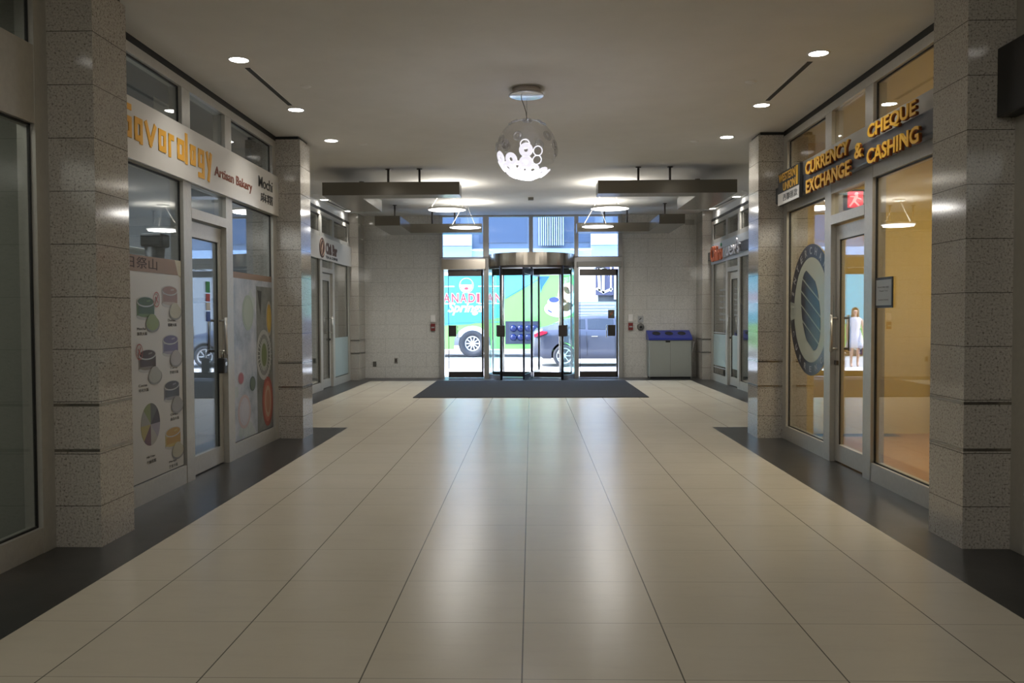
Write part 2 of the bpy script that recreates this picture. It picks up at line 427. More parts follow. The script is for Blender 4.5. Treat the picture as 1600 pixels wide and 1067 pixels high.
shoplamp(-4.5, 7.5, 3.2, 34, (.9, .95, 1), 1.5, 2.5)
shoplamp(4.2, 7.4, 3.2, 58, (1, .86, .62), 1.2, 2.5)
shoplamp(-4.5, 3, 3.2, 14, (1, .98, .85), 1.5, 2.5)
shoplamp(-5.4, 16, 3.2, 20, (1, 1, .95), 1.5, 2.5)
shoplamp(5.4, 16, 3.2, 20, (1, 1, .95), 1.5, 2.5)
# unseen fill lights added behind the camera to brighten column fronts and hanging panels
for y_ in (-3.6, -1.2):
    lamp('rear_fill_light', 'AREA', 22, (0, y_, 3.3), (math.radians(28), 0, 0), col=(1, .96, .88), shape='RECTANGLE', size=3.0, size_y=.6)
# ============================================================ CEILING FITTINGS
M_lamp = mat('downlight_lens', (1, 1, 1), .5, emit=14, ecol=(1, .96, .90))
M_disc = mat('pendant_diffuser', (1, 1, 1), .5, emit=3.2, ecol=(1, .97, .93))
M_trim = mat('downlight_trim', (.72, .71, .68), .35)
where_dl = {(-1, 0): 'nearest the camera', (-1, 1): 'second from the camera', (-1, 2): 'third, beside the far granite column'}
def downlight(x, y, label, grp, power, ang=118):
    z = zc(y)
    t = empty('downlight', (x, y, z), label, 'ceiling light', grp)
    MB().lathe([(.072, z+.004), (.086, z+.002), (.088, z-.004), (.074, z-.006), (.070, z+.0)], (x, y, 0), n=32).build('trim_ring', M_trim, t)
    MB().lathe([(0, z-.003), (.074, z-.003), (.074, z+.001)], (x, y, 0), n=32).build('lens', M_lamp, t)
    l = lamp('downlight_beam', 'SPOT', power, (x, y, z-.02), col=(1, .95, .87), spot_size=math.radians(ang), spot_blend=.8, shadow_soft_size=.06)
    return t
for s, nm in ((-1, 'left'), (1, 'right')):
    for y, wh in ((6.68, 'near the camera end of the %s shop front' % nm), (8.3, 'at the far end of the long slot on the %s' % nm), (9.76, 'beside the far %s granite column' % nm)):
        downlight(XC+s*2.26, y, 'round recessed downlight '+wh, 'downlights along the shop fronts', DOWN)
    for y in (3.3, 1.0, -1.5):
        downlight(XC+s*2.26, y, 'round recessed downlight above the near %s shop' % nm, 'downlights along the shop fronts', DOWN*.35)
    for y, wh in ((15.6, 'nearer end'), (17.68, 'far end')):
        downlight(XC+s*3.77, y, 'small round downlight at the %s of the short slot by the far %s shop' % (wh, nm), 'downlights by the far shops', DOWN*1.6, 84)
    # linear slot diffusers
    for y0, y1, dx, wh in ((6.9, 8.12, 2.265, 'between two downlights near the %s shop front' % nm), (15.85, 17.45, 3.77, 'between the two far downlights on the %s' % nm)):
        x = XC+s*dx; zz = min(zc(y0), zc(y1))
        t = empty('slot_diffuser', (x, (y0+y1)/2, zz), 'long black linear air slot in the ceiling '+wh, 'air vent')
        def sl(x0, x1, dz, mm, nme):
            b = MB(); b.box(x0, x1, y0, y1, -.004, dz)
            for v in b.b.verts: v.co.z += zc(v.co.y)
            return b.build(nme, mm, t)
        sl(x-.022, x+.022, .02, M_black, 'slot'); sl(x-.029, x-.022, .004, M_trim, 'flange'); sl(x+.022, x+.029, .004, M_trim, 'flange')
    for y, dx, wh in ((7.47, 1.945, 'beside the slot'), (9.97, 1.935, 'beyond the last near downlight'), (14.8, 3.72, 'before the small far downlights')):
        x = XC+s*dx; z = zc(y)
        single('sprinkler_head', MB().lathe([(0, z-.012), (.03, z-.012), (.045, z-.004), (.05, z)], (x, y, 0)), M_trim, (x, y, z),
               'small round concealed sprinkler cap on the ceiling, %s, %s side' % (wh, nm), 'sprinkler')
x, y = .0, 15.5; z = zc(y)
b = MB(); b.box(x-.05, x+.05, y-.04, y+.04, z-.05, z, bev=.005)
single('motion_sensor', b, mat('sensor_grey', (.28, .27, .25), .5), (x, y, z), 'small grey sensor box on the ceiling between the disc pendants', 'sensor')

# hanging taupe L-shaped panels
def lbox(name, s, yb0, yb1, xleg0, xleg1, xbar, yleg0, yleg1, rods, label):
    # footprint is an L: bar from leg to xbar between yb0..yb1, leg between yleg0..yleg1
    z0, z1 = 3.056, 3.235
    X = lambda v: XC+s*v
    t = empty(name, (X(xleg0), (yleg0+yleg1)/2, z0), label, 'hanging ceiling panel', 'L-shaped hanging panels')
    if yb0 <= yleg0+.01: pts = [(xleg0, yb0), (xbar, yb0), (xbar, yb1), (xleg1, yb1), (xleg1, yleg1), (xleg0, yleg1)]
    else: pts = [(xleg0, yleg0), (xleg1, yleg0), (xleg1, yb0), (xbar, yb0), (xbar, yb1), (xleg0, yb1)]
    pts = [(X(a), b_) for a, b_ in pts]
    b = MB(); b.prism(pts, z0, z1); b.build('panel_body', M_duct, t)
    for rx, ry in rods:
        MB().tube([(X(rx), ry, z1-.005), (X(rx), ry, zc(ry)+.005)], .016).build('hanger_rod', M_darkfr, t)
        MB().lathe([(.0, zc(ry)-.012), (.04, zc(ry)-.012), (.04, zc(ry)+.004)], (X(rx), ry, 0), n=20).build('rod_plate', M_darkfr, t)
for s, nm in ((-1, 'left'), (1, 'right')):
    lbox('ceiling_baffle', s, 11.75, 12.1, 2.86, 2.36, .955, 11.75, 13.62, [(1.97, 11.93), (1.53, 11.93), (2.6, 13.2)], 'nearer grey-brown L-shaped panel hung on rods under the ceiling, %s side' % nm)
    lbox('ceiling_baffle', s, 17.1, 17.52, 2.86, 2.39, .955, 15.7, 17.52, [(2.63, 16.6), (1.98, 17.3), (1.52, 17.3)], 'farther grey-brown L-shaped panel hung in front of the entrance wall, %s side' % nm)

# disc pendants
def disc_pendant(x, y, label):
    z = 3.065; zt = zc(y)
    t = empty('disc_pendant', (x, y, z), label, 'pendant lamp', 'flat disc pendant lamps')
    MB().lathe([(.296, z-.004), (.302, z-.006), (.302, z+.022), (.0, z+.026)], (x, y, 0), n=64).build('shade_rim', mat('pendant_rim', (.62, .61, .58), .35, .3), t)
    MB().lathe([(0, z-.005), (.296, z-.005), (.296, z+.0)], (x, y, 0), n=64).build('diffuser', M_disc, t)
    MB().lathe([(0, zt-.035), (.11, zt-.035), (.115, zt-.03), (.115, zt)], (x, y, 0), n=32).build('canopy', M_white, t)
    for k, r in ((0, .007), (1, .0018), (2, .0018)):
        a = k*2*PI/3+PI*.93
        MB().tube([(x+.285*math.cos(a), y+.285*math.sin(a), z+.02), (x+.03*math.cos(a), y+.03*math.sin(a), zt-.03)], r, n=8).build('suspension_wire' if k else 'power_cord', mat('cord_grey', (.38, .37, .35), .5), t)
    lamp('disc_glow_up', 'AREA', 9, (x, y, z+.06), (PI, 0, 0), col=(1, .95, .86), shape='DISK', size=.5)
    lamp('disc_glow_down', 'AREA', 13, (x, y, z-.03), col=(1, .96, .9), shape='DISK', size=.55)
disc_pendant(XC-1.3, 13.5, 'flat glowing disc pendant, left side, nearer one of the pair')
disc_pendant(XC-1.22, 16.2, 'flat glowing disc pendant, left side, nearer the street windows')
disc_pendant(XC+1.28, 13.5, 'flat glowing disc pendant, right side, nearer one of the pair')
disc_pendant(XC+1.3, 16.2, 'flat glowing disc pendant, right side, nearer the street windows')

# globe pendant made of glass rings
gx, gy, gz, gr = -.035, 7.62, 2.862, .272
t = empty('globe_pendant', (gx, gy, gz), 'large globe pendant of clear bubble rings, lit bright white at the bottom', 'pendant lamp')
MB().lathe([(0, 3.4), (.125, 3.4), (.125, 3.345), (0, 3.345)], (gx, gy, 0), n=40).build('canopy_box', mat('nickel', (.62, .56, .52), .45, .1), t)
MB().lathe([(0, 3.345), (.158, 3.345), (.16, 3.338), (.15, 3.333), (0, 3.333)], (gx, gy, 0), n=48).build('canopy', mat('satin_chrome', (.75, .78, .82), .25, .7), t)
MB().tube([(gx+.002, gy, 3.335), (gx+.002, gy, gz+gr-.01)], .0015, n=6).build('suspension_wire', M_darkfr, t)
MB().tube([(gx-.045, gy-.03, 3.335), (gx-.045, gy-.03, 3.305), (gx-.02, gy-.01, 3.24), (gx-.004, gy, 3.19), (gx+.002, gy, gz+gr)], .004, n=8).build('power_cord', mat('cord_dark', (.12, .11, .10), .5), t)
M_bub = glass('bubble_glass', (.90, .90, .91), 2.2, .08)
M_bublit = mat('lit_bubble_glass', (.95, .95, 1), .3, emit=.55, ecol=(.90, .88, 1))
def fib(n):
    for i in range(n):
        zz = 1-2*(i+.5)/n; r = math.sqrt(1-zz*zz); a = i*PI*(3-5**.5)+.4
        yield Vector((r*math.cos(a), r*math.sin(a), zz))
dirs = [(Vector(v).normalized(), L_) for v, L_ in [((.02, -.55, .83), 0), ((-.45, -.2, .87), 0), ((.5, -.1, .86), 0), ((.62, -.62, .28), 0), ((-.80, -.5, .22), 0), ((-.62, -.72, -.05), 0), ((.93, -.25, -.12), 0), ((-.95, .1, .1), 0), ((.9, .3, .2), 0), ((-.3, .7, .6), 0), ((.4, .8, .3), 0), ((-.7, .6, .3), 0),
    ((-.02, -.97, -.20), 1), ((.36, -.90, -.22), 2), ((.34, -.82, -.50), 2), ((-.85, -.40, -.34), 1), ((-.50, -.74, -.45), 1), ((-.02, -.82, -.56), 1), ((-.60, -.45, -.66), 1), ((-.30, -.70, -.70), 1), ((.20, -.62, -.78), 1), ((-.35, -.3, -.9), 1), ((.5, -.35, -.82), 1), ((.6, .2, -.75), 1), ((.1, .5, -.85), 1), ((-.5, .4, -.75), 1), ((-.1, .85, -.5), 1), ((-.8, .2, -.5), 1), ((-.05, -.99, -.02), 2)]]
for i, (d, lk) in enumerate(dirs):
    lit = lk > 0
    q = d.to_track_quat('Z', 'Y').to_matrix(); R0 = (.048, .062, .046)[lk]
    hole = (.35, .28, .78)[lk]; B = MB()
    prof = [(R0*hole, 0), (R0*hole*1.15, .007), (R0*.9, .008), (R0, .0), (R0*.9, -.006), (R0*hole*1.1, -.006), (R0*hole, 0)]
    n = 20; cols = []
    for kk in range(n):
        tt = 2*PI*kk/n
        col = []
        for r_, h in prof:
            v = Vector((r_*math.cos(tt), r_*math.sin(tt), 0))
            P_ = d*gr+q@v; P_ = P_.normalized()*(gr+h)
            col.append(B.b.verts.new(P_+Vector((gx, gy, gz))))
        cols.append(col)
    for kk in range(n):
        A, Bc = cols[kk], cols[(kk+1) % n]
        for j in range(len(prof)-1):
            ff = B.b.faces.new((A[j], Bc[j], Bc[j+1], A[j+1])); ff.smooth = True
    B.build('lit_bubble' if lit else 'clear_bubble', M_bublit if lit else M_bub, t)
cap = MB(); cap.lathe([(gr*math.sin(a), -gr*math.cos(a)) for a in [i*.58/9 for i in range(10)]], (gx, gy, gz), n=40); cap.build('lower_bowl', M_bublit, t)
up_ = MB(); up_.lathe([(gr*.985*math.sin(a), gr*.985*math.cos(a)) for a in [i*2.0/18 for i in range(19)]], (gx, gy, gz), n=48); up_.build('clear_globe', glass('globe_film', (.95, .95, .96), .9), t)
MB().lathe([(0, .05), (.02, .045), (.024, 0), (.0, -.05)], (gx, gy, gz-.12), n=16).build('bulb', mat('bulb', (1, 1, 1), emit=6), t)
lamp('globe_glow', 'POINT', 8, (gx, gy, gz-.34), col=(.95, .94, 1), shadow_soft_size=.15)

# ============================================================ SIGNS AND STICKERS
FL = fr_left(XC-2.83+.03)
# bakery sign: white box, block letters
t = empty('bakery_sign', (XC-2.8, 7.5, 2.51), 'long white fascia sign reading Savorology Artisan Bakery', 'shop sign')
MB().box(XC-2.825, XC-2.80, 5.44, 9.507, 2.505, 2.945, bev=.002).build('sign_panel', M_signw, t)
M_or = mat('orange_letters', (.86, .44, .03), .4); M_br = mat('brown_letters', (.23, .055, .02), .5); M_ink = mat('black_letters', (.03, .03, .03), .5)
# square-cornered strokes for Savorology  (unit cell 1 x 1, x-height 1)
G = {'S': [((1, 1.35), (.1, 1.35), (.1, .78), (1, .78), (1, .1), (0, .1))], 'a': [((.1, .9), (.9, .9), (.9, .1), (.1, .1), (.1, .5), (.9, .5))], 'o': [((.1, .1), (.1, .9), (.9, .9), (.9, .1), (.1, .1))],
     'v': [((.08, .95), (.5, .1), (.92, .95))], 'r': [((.1, 0), (.1, .9), (.85, .9))], 'l': [((.12, 0), (.12, 1.35))], 'g': [((.9, .15), (.1, .15), (.1, .9), (.9, .9), (.9, -.4), (.1, -.4))], 'y': [((.08, .95), (.5, .2)), ((.92, .95), (.38, -.42))],
     'A': [((.9, 0), (.9, .9), (.1, .9), (.1, .1), (.9, .1))]}
G['a'] = [((.1, .9), (.9, .9), (.9, .1), (.1, .1), (.1, .9))] + [((.9, .9), (.9, 0))]
def strokes(word, frame, u0, v0, cw, ch, gap, thick, mm, parent, w0=.0, ext=.012, widths={}):
    b = MB(frame); u = u0
    for chh in word:
        wd = cw*widths.get(chh, 1)
        for st_ in G[chh]:
            for p, q in zip(st_, st_[1:]):
                ext += .00015; b.bar((u+p[0]*wd, v0+p[1]*ch), (u+q[0]*wd, v0+q[1]*ch), thick, w0, w0+ext)
        u += wd+gap
    o = b.build('lettering', mm, parent, weld=False); return u
for chh, ya, yb in (('S', 5.80, 5.99), ('a', 6.03, 6.17), ('v', 6.19, 6.40), ('o', 6.42, 6.57), ('r', 6.60, 6.72), ('o', 6.76, 6.92), ('l', 6.945, 6.985), ('o', 7.02, 7.15), ('g', 7.19, 7.34), ('y', 7.37, 7.51)):
    wd_ = yb-ya; strokes(chh, fr_left(XC-2.80), ya+(.018 if chh != 'l' else 0), 2.655, wd_-(.040 if chh != 'l' else 0), .155, 0, .044, M_or, t, 0, .005)
text('Artisan Bakery', fr_left(XC-2.80), 7.57, 2.62, 1.02, .115, M_br, t, bold=.012)
text('Mochi', fr_left(XC-2.80), 8.80, 2.735, .47, .115, M_ink, t, bold=.008)
text('麻糬', fr_left(XC-2.80), 8.86, 2.59, .42, .10, M_ink, t, bold=.0)

# currency exchange sign on the right
t = empty('exchange_sign', (XC+2.75, 7.5, 2.6), 'dark fascia bar with yellow raised CURRENCY EXCHANGE and CHEQUE CASHING letters', 'shop sign')
b = MB(); b.box(XC+2.745, XC+2.83, 5.45, 9.56, 2.60, 2.775, bev=.012); b.build('sign_bar', mat('slate_bar', (.085, .09, .105), .35, .2), t)
b = MB(); b.box(XC+2.822, XC+2.831, 5.45, 9.507, 2.785, 2.945); b.build('sign_panel', mat('pale_panel', (.47, .46, .42), .35, .2), t)
M_ylw = mat('yellow_face', (.80, .45, .03), .4, spec=.6); M_rim = mat('letter_return', (.20, .05, .01), .5)
def rtext(body, ya, yb, z0, z1, w=.0, mm=M_ylw, back=True, bold=.022, fx=XC+2.745, par=None, ext=.02):
    # ya = far (reading start), yb = near end ; local u = -Y
    if back: text(body, fr_right(fx), -ya+.006, z0-.006, ya-yb, z1-z0, M_rim, par or t, 'letter_returns', ext=ext*.9, bold=bold+.006, w=w)
    text(body, fr_right(fx), -ya, z0, ya-yb, z1-z0, mm, par or t, 'lettering', ext=ext, bold=bold, w=w+ext*.15)
rtext('CURRENCY', 8.40, 7.27, 2.735, 2.86, .01)
rtext('EXCHANGE', 8.38, 7.25, 2.555, 2.685, .01)
rtext('&', 7.14, 6.98, 2.66, 2.785, .01)
rtext('CHEQUE', 6.87, 6.02, 2.755, 2.88, .01)
rtext('CASHING', 6.88, 5.97, 2.57, 2.69, .01)
t2 = empty('bank_sign', (XC+2.72, 8.9, 2.55), 'small black, yellow and white hanging panel sign reading WESTERN UNION', 'shop sign')
b = MB(); b.box(XC+2.705, XC+2.74, 8.55, 9.28, 2.545, 2.895, bev=.004); b.build('sign_panel', M_ink, t2)
b = MB(); b.box(XC+2.70, XC+2.706, 8.56, 9.27, 2.55, 2.672); b.build('white_strip', M_signw, t2)
rtext('WESTERN', 9.24, 8.68, 2.79, 2.875, 0, M_ylw, False, .02, XC+2.704, t2, .004)
rtext('UNION', 9.09, 8.68, 2.685, 2.77, 0, M_ylw, False, .02, XC+2.704, t2, .004)
b = MB(fr_right(XC+2.704)); b.box(-8.65, -8.63, 2.69, 2.88, 0, .004); b.box(-8.615, -8.60, 2.69, 2.88, 0, .004); b.build('yellow_bars', M_ylw, t2)
text('西聯匯款', fr_right(XC+2.70), -9.08, 2.575, .48, .075, mat('grey_glyphs', (.12, .12, .12), .6), t2, ext=.002)
# near right dark sign box and near left blank fascia
b = MB(); b.box(XC+2.72, XC+2.83, .96, 4.995, 2.51, 2.905, bev=.006)
single('dark_sign_box', b, mat('black_sign', (.008, .008, .008), .35), (XC+2.78, 3, 2.51), 'plain black sign box over the nearest right shop, cut by the frame edge', 'shop sign')

# far left cafe sign
t = empty('cafe_sign', (XC-3.85, 16.2, 2.45), 'white fascia sign with brown round emblem and brown cafe name', 'shop sign')
MB().box(XC-3.86, XC-3.83, 14.13, 18.19, 2.44, 2.86).build('sign_panel', M_signw, t)
M_cof = mat('coffee_letters', (.10, .045, .025), .5)
fz = fr_left(XC-3.83)
b = MB(fz); b.ell(15.62, 2.65, .185, .185, 0, .012); e = b.build('round_emblem', M_cof, t)
b = MB(fz); b.ring(15.62, 2.65, .15, .15, .92, .012, .016); b.bar((15.59, 2.55), (15.66, 2.74), .03, .012, .016); b.bar((15.56, 2.62), (15.62, 2.70), .02, .012, .016); b.build('emblem_mark', mat('tan', (.55, .36, .25), .5), e)
text('Châ Bar', fz, 15.9, 2.555, .95, .22, M_cof, t, bold=.05)
text('TEA & COFFEE', fz, 15.9, 2.475, .98, .05, M_ink, t, bold=.03)
# far right clinic sign
t = empty('clinic_sign', (XC+3.85, 16.6, 2.45), 'fascia sign with orange and pale raised letters over the far right shop', 'shop sign')
MB().box(XC+3.86, XC+3.875, 14.13, 18.19, 2.44, 2.86).build('sign_panel', mat('pale_sign_blue', (.56, .60, .64), .35), t)
MB().box(XC+3.80, XC+3.86, 14.2, 18.26, 2.52, 2.70, bev=.008).build('sign_bar', mat('slate_bar'), t)
M_oo = mat('red_orange_letters', (.80, .20, .08), .5)
text('Chiro', fr_right(XC+3.80), -17.85, 2.47, 1.08, .32, M_oo, t, bold=.03, ext=.03)
text("nuex's", fr_right(XC+3.80), -16.68, 2.50, 1.3, .28, mat('pale_letters', (.62, .62, .68), .5), t, bold=.01, ext=.03)
b = MB(fr_right(XC+3.858)); b.ell(-17.2, 2.79, .05, .035, 0, .01); b.build('leaf_mark', mat('green_mark', (.05, .35, .15), .5), t)

# ---- bakery posters (film on the inside of the window)
FP = XC-2.83-.022
t = empty('mochi_poster', (FP, 6.4, .16), 'tall white window poster with a tan header and photos of cream cups', 'poster')
pp = fr_left(FP); Y0, Y1 = 5.60, 6.925
MB(pp).box(Y0, Y1, .16, 1.725, 0, .002).build('poster_sheet', mat('poster_paper', (.56, .555, .54), .45), t)
b = MB(pp); b.prism([(Y0, 1.715), (Y1-.06, 1.72), (Y1-.12, 1.84), (Y0, 1.83)], .002, .004); hd = b.build('poster_header', mat('kraft_brown', (.26, .17, .12), .5), t)
b = MB(pp); b.prism([(Y1-.06, 1.72), (Y1, 1.70), (Y1, 1.84), (Y1-.12, 1.84)], .002, .0035); b.build('poster_corner', mat('cream_corner', (.50, .47, .36), .5), t)
text('日祭山', pp, 5.98, 1.74, .50, .085, mat('header_ink', (.05, .03, .02), .6), t, ext=.001, w=.004)
INK = mat('caption_ink', (.10, .10, .10), .6); REDI = mat('stamp_red', (.42, .12, .12), .6); PALE = mat('cup_plastic', (.42, .42, .41), .3)
def cup(u, v, lu, lv, colm, dark, lidc, stamp=None):
    b = MB(pp); rx = .142
    b.ell(u, v-.058, rx+.005, .034, .002, .0028, 2, n=32); b.box(u-rx, u+rx, v-.058, v+.045, .0028, .0036, 0)
    b.ell(u, v-.045, rx-.015, .026, .0036, .0040, 0, n=32); b.box(u-rx+.02, u+rx-.05, v-.045, v+.012, .0040, .0044, 1); b.box(u+rx-.05, u+rx, v-.05, v+.045, .0040, .0044, 1)
    b.ell(u, v+.045, rx+.004, .040, .0048, .0054, 2, n=32); b.ell(u, v+.047, rx-.012, .032, .0054, .0060, 1, n=32); b.bar((u+.02, v+.05), (u+.07, v+.055), .012, .006, .0064, 0)
    b.build('cup_picture', [colm, dark, PALE], t)
    b = MB(pp); b.ell(lu, lv-.01, .118, .060, .0066, .0070, 1, n=32); b.ell(lu-.005, lv, .108, .055, .0070, .0074, 0, n=32); b.ell(lu-.01, lv+.022, .080, .048, .0074, .0078, 0, n=28)
    b.build('mochi_picture', [lidc, mat('lid_shade', (.22, .22, .21), .4)], t)
    if stamp:
        b = MB(pp); b.ring(stamp[0], stamp[1], .055, .060, .88, .0066, .007, n=24); b.bar((stamp[0]-.02, stamp[1]-.03), (stamp[0]+.02, stamp[1]+.03), .009, .0068, .0072); b.bar((stamp[0]+.02, stamp[1]-.02), (stamp[0]-.02, stamp[1]+.02), .009, .0073, .0077); b.build('red_stamp', REDI, t)
def cap_(u, v, a, b_):
    text(a, pp, u, v, .14, .02, INK, t, 'caption', ext=.001, w=.003); text(b_, pp, u, v-.04, .16, .026, INK, t, 'caption', ext=.001, w=.003)
def cm(n, c_): return mat(n, c_, .45)
cup(6.274, 1.45, 6.385, 1.335, cm('matcha', (.13, .19, .08)), cm('matcha_dark', (.05, .085, .035)), cm('matcha_pale', (.22, .27, .11)), (6.455, 1.515)); cap_(6.13, 1.285, 'Matcha', '抹茶大福')
cup(6.70, 1.545, 6.80, 1.425, cm('berry', (.38, .33, .30)), cm('berry_dark', (.27, .17, .15)), cm('cream_pale', (.42, .40, .31))); cap_(6.66, 1.345, 'Durian', '榴槤大福')
cup(6.288, 1.055, 6.413, .935, cm('cocoa_side', (.20, .17, .14)), cm('cocoa_dark', (.06, .03, .025)), cm('cocoa_pale', (.36, .36, .34)), (6.155, 1.125)); cap_(6.14, .865, 'Cocoa', '可可大福')
cup(6.70, 1.155, 6.80, 1.045, cm('taro', (.28, .26, .34)), cm('taro_dark', (.13, .11, .21)), cm('taro_pale', (.38, .36, .37))); cap_(6.68, .965, 'Taro', '芋頭大福')
cup(6.71, .79, 6.81, .67, cm('oreo', (.22, .22, .24)), cm('oreo_dark', (.07, .07, .08)), cm('oreo_pale', (.30, .30, .30))); cap_(6.68, .59, 'Oreo', '曲奇大福')
cup(6.72, .415, 6.81, .298, cm('mango', (.44, .35, .12)), cm('mango_dark', (.40, .24, .05)), cm('mango_pale', (.42, .40, .30))); cap_(6.64, .215, 'Mango', '芒果大福')
b = MB(pp); wc = [(.10, .10, .10), (.05, .04, .045), (.30, .28, .34), (.36, .35, .33), (.13, .06, .08), (.36, .30, .12), (.28, .27, .24), (.20, .24, .10)]
for i in range(8): b.ell(6.326, .57, .160, .160, .002, .004, i, PI/2-(i+1)*PI/4, PI/2-i*PI/4, 8)
b.build('cake_wheel_picture', [cm('wedge_%s' % 'abcdefgh'[i], q) for i, q in enumerate(wc)], t); cap_(6.25, .315, 'Mille Crepe', '千層蛋糕')

t = empty('fruit_poster', (FP, 8.8, .16), 'window poster of sliced fruit and melon beside the bakery door handle', 'poster')
Y0, Y1 = 8.09, 9.36
k = NT('fruit_wash'); tc = k.n('ShaderNodeTexCoord'); n1 = k.noise(tc.outputs['Object'], 2.6, 5, .65); n2 = k.noise(tc.outputs['Object'], 1.7, 3)
cc = k.ramp(n1, [(.3, (.20, .23, .27)), (.45, (.34, .38, .44)), (.6, (.50, .52, .56)), (.75, (.40, .34, .36))]); cc = k.mix(k.math('MULTIPLY', k.math('GREATER_THAN', n2, .56), .35), cc, (.36, .46, .34))
k.l(cc, k.b.inputs['Base Color']); k.b.inputs['Roughness'].default_value = .4
MB(pp).box(Y0, Y1, .16, 1.76, 0, .002).build('poster_sheet', k.m, t)
b = MB(pp); b.box(Y0, Y1, 1.76, 1.82, 0, .002); b.build('poster_header', mat('kraft_brown'), t)
b = MB(pp); b.box(8.83, Y1, .16, 1.70, .002, .003); b.build('dark_photo_strip', noisy('slate_photo', (.10, .115, .11), (.24, .25, .24), 3, .45), t)
def blob(nm, u, v, rx, ry, cols, w=.003):
    b = MB(pp)
    for i in range(len(cols)): b.ell(u, v, rx*(1-.22*i), ry*(1-.18*i), w+.001*i, w+.001*i+.001, i, n=36)
    return b.build(nm, [cm(nm+'_c%s' % 'abcd'[i], q) for i, q in enumerate(cols)], t)
blob('kiwi_picture', 9.06, .97, .25, .27, [(.42, .43, .42), (.12, .13, .12), (.34, .36, .33), (.13, .17, .06)])
b = MB(pp)
for i in range(28): a = 2*PI*i/28; b.bar((9.06+.16*math.cos(a), .97+.17*math.sin(a)), (9.06+.25*math.cos(a), .97+.265*math.sin(a)), .010, .007, .008)
b.build('kiwi_spikes', cm('spike', (.5, .51, .5)), t)
blob('papaya_picture', 9.17, .46, .185, .27, [(.28, .06, .045), (.40, .13, .09), (.42, .30, .22), (.36, .17, .11)], .004)
blob('mango_cube_picture', 9.25, 1.36, .10, .19, [(.34, .33, .30), (.45, .28, .05), (.5, .36, .08)])
blob('strawberry_picture', 8.33, .77, .085, .06, [(.38, .22, .24), (.36, .10, .12)])
blob('leaf_picture', 8.68, .69, .09, .075, [(.06, .09, .08), (.10, .14, .10)])
blob('peach_ring_picture', 8.42, .43, .19, .17, [(.46, .36, .36), (.45, .44, .49), (.46, .46, .51)])
blob('pale_slice_picture', 8.56, 1.42, .17, .18, [(.33, .40, .33), (.37, .43, .36)])
b = MB(pp); b.prism([(8.86, 1.66), (8.96, 1.4), (9.0, 1.65)], .004, .005); b.build('knife_picture', M_ink, t)

# small stickers on the bakery door
PD = fr_left(XC-2.83-.066)
t = empty('door_stickers', (XC-2.9, 7.74, 1.5), 'green, red and blue payment stickers on the bakery door glass', 'sticker')
b = MB(PD); b.box(7.58, 7.67, 1.60, 1.70, 0, .002, 0); b.box(7.58, 7.67, 1.52, 1.59, 0, .002, 1); b.box(7.58, 7.67, 1.44, 1.51, 0, .002, 2); b.box(7.58, 7.67, 1.34, 1.43, 0, .002, 3)
b.build('sticker', [mat('st_green', (.02, .25, .06)), mat('st_red', (.42, .05, .04)), mat('st_white', (.6, .6, .6)), mat('st_blue', (.04, .10, .38))], t)
b = MB(); b.box(XC-2.86, XC-2.79, 7.72, 7.80, .86, 1.0, bev=.01)
t = single('key_lock_box', b, mat('lockbox_black', (.03, .03, .03), .4), (XC-2.8, 7.76, .93), 'black key lock box hanging from the bakery door handle', 'lock box')
b = MB(); b.tube([(XC-2.82, 7.74, 1.0), (XC-2.82, 7.74, 1.05), (XC-2.82, 7.78, 1.05), (XC-2.82, 7.78, 1.0)], .006); b.build('shackle', M_steel, t)
b = MB(fr_left(XC-2.79)); b.box(7.735, 7.785, .93, .965, 0, .004); b.build('dial', M_steel, t)

# exchange window: round emblem
t = empty('round_window_emblem', (XC+2.84, 8.62, 1.42), 'large round navy window emblem with striped centre and INTERCHANGE lettering', 'window decal')
FE = fr_right(XC+2.83+.03); cu_, cv, R0 = -8.66, 1.425, .665
M_navy = mat('navy_vinyl', (.010, .013, .030), .3); M_film = frosted('pale_green_film', (.50, .56, .50), .62); M_dz = mat('decal_white', (.40, .41, .42), .5)
b = MB(FE); b.ell(cu_, cv, R0, R0, 0, .0015, n=64); b.build('film_disc', M_film, t)
b = MB(FE); b.ring(cu_, cv, R0, R0, .80, .0015, .0025, 0, math.radians(10), math.radians(172), 60); b.ring(cu_, cv, R0, R0, .80, .0015, .0025, 0, math.radians(190), math.radians(350), 60); b.build('navy_ring', M_navy, t)
b = MB(FE)
for i in range(5):
    v0, v1 = -.36+.145*i, -.36+.145*i+.125
    L_ = [];
    for q in range(9):
        v = v0+(v1-v0)*q/8; hw = .30*math.sqrt(max(.01, 1-(v/.385)**2)); L_.append((v, hw))
    pts = [(cu_-h, cv+v+h*.45) for v, h in L_]; pts2 = [(cu_+h, cv+v-h*.45) for v, h in L_[::-1]]
    b.prism(pts2+pts, .002, .004)
b.build('striped_centre', M_navy, t)
def arc_text(word, r, a0, a1, h, inward):
    for i, chh in enumerate(word):
        a = math.radians(a0+(a1-a0)*i/(len(word)-1)); rot = a-PI/2 if not inward else a+PI/2
        M_ = FE @ Matrix.Translation((cu_+r*math.cos(a), cv+r*math.sin(a), 0)) @ Matrix.Rotation(rot, 4, 'Z')
        wd = .03 if chh == 'I' else .062
        text(chh, M_, -wd/2, -h/2, wd, h, M_dz, t, 'ring_letter', ext=.001, bold=.02, w=.0026)
arc_text('INTERCHANGE', R0*.9, 163, 17, .075, False); arc_text('CURRENCY', R0*.9, 205, 320, .06, True)
text('$€', FE, cu_-.62, cv-.06, .17, .14, M_navy, t, ext=.001, bold=.01); text('£¥', FE, cu_+.45, cv-.06, .17, .14, M_navy, t, ext=.001, bold=.01)
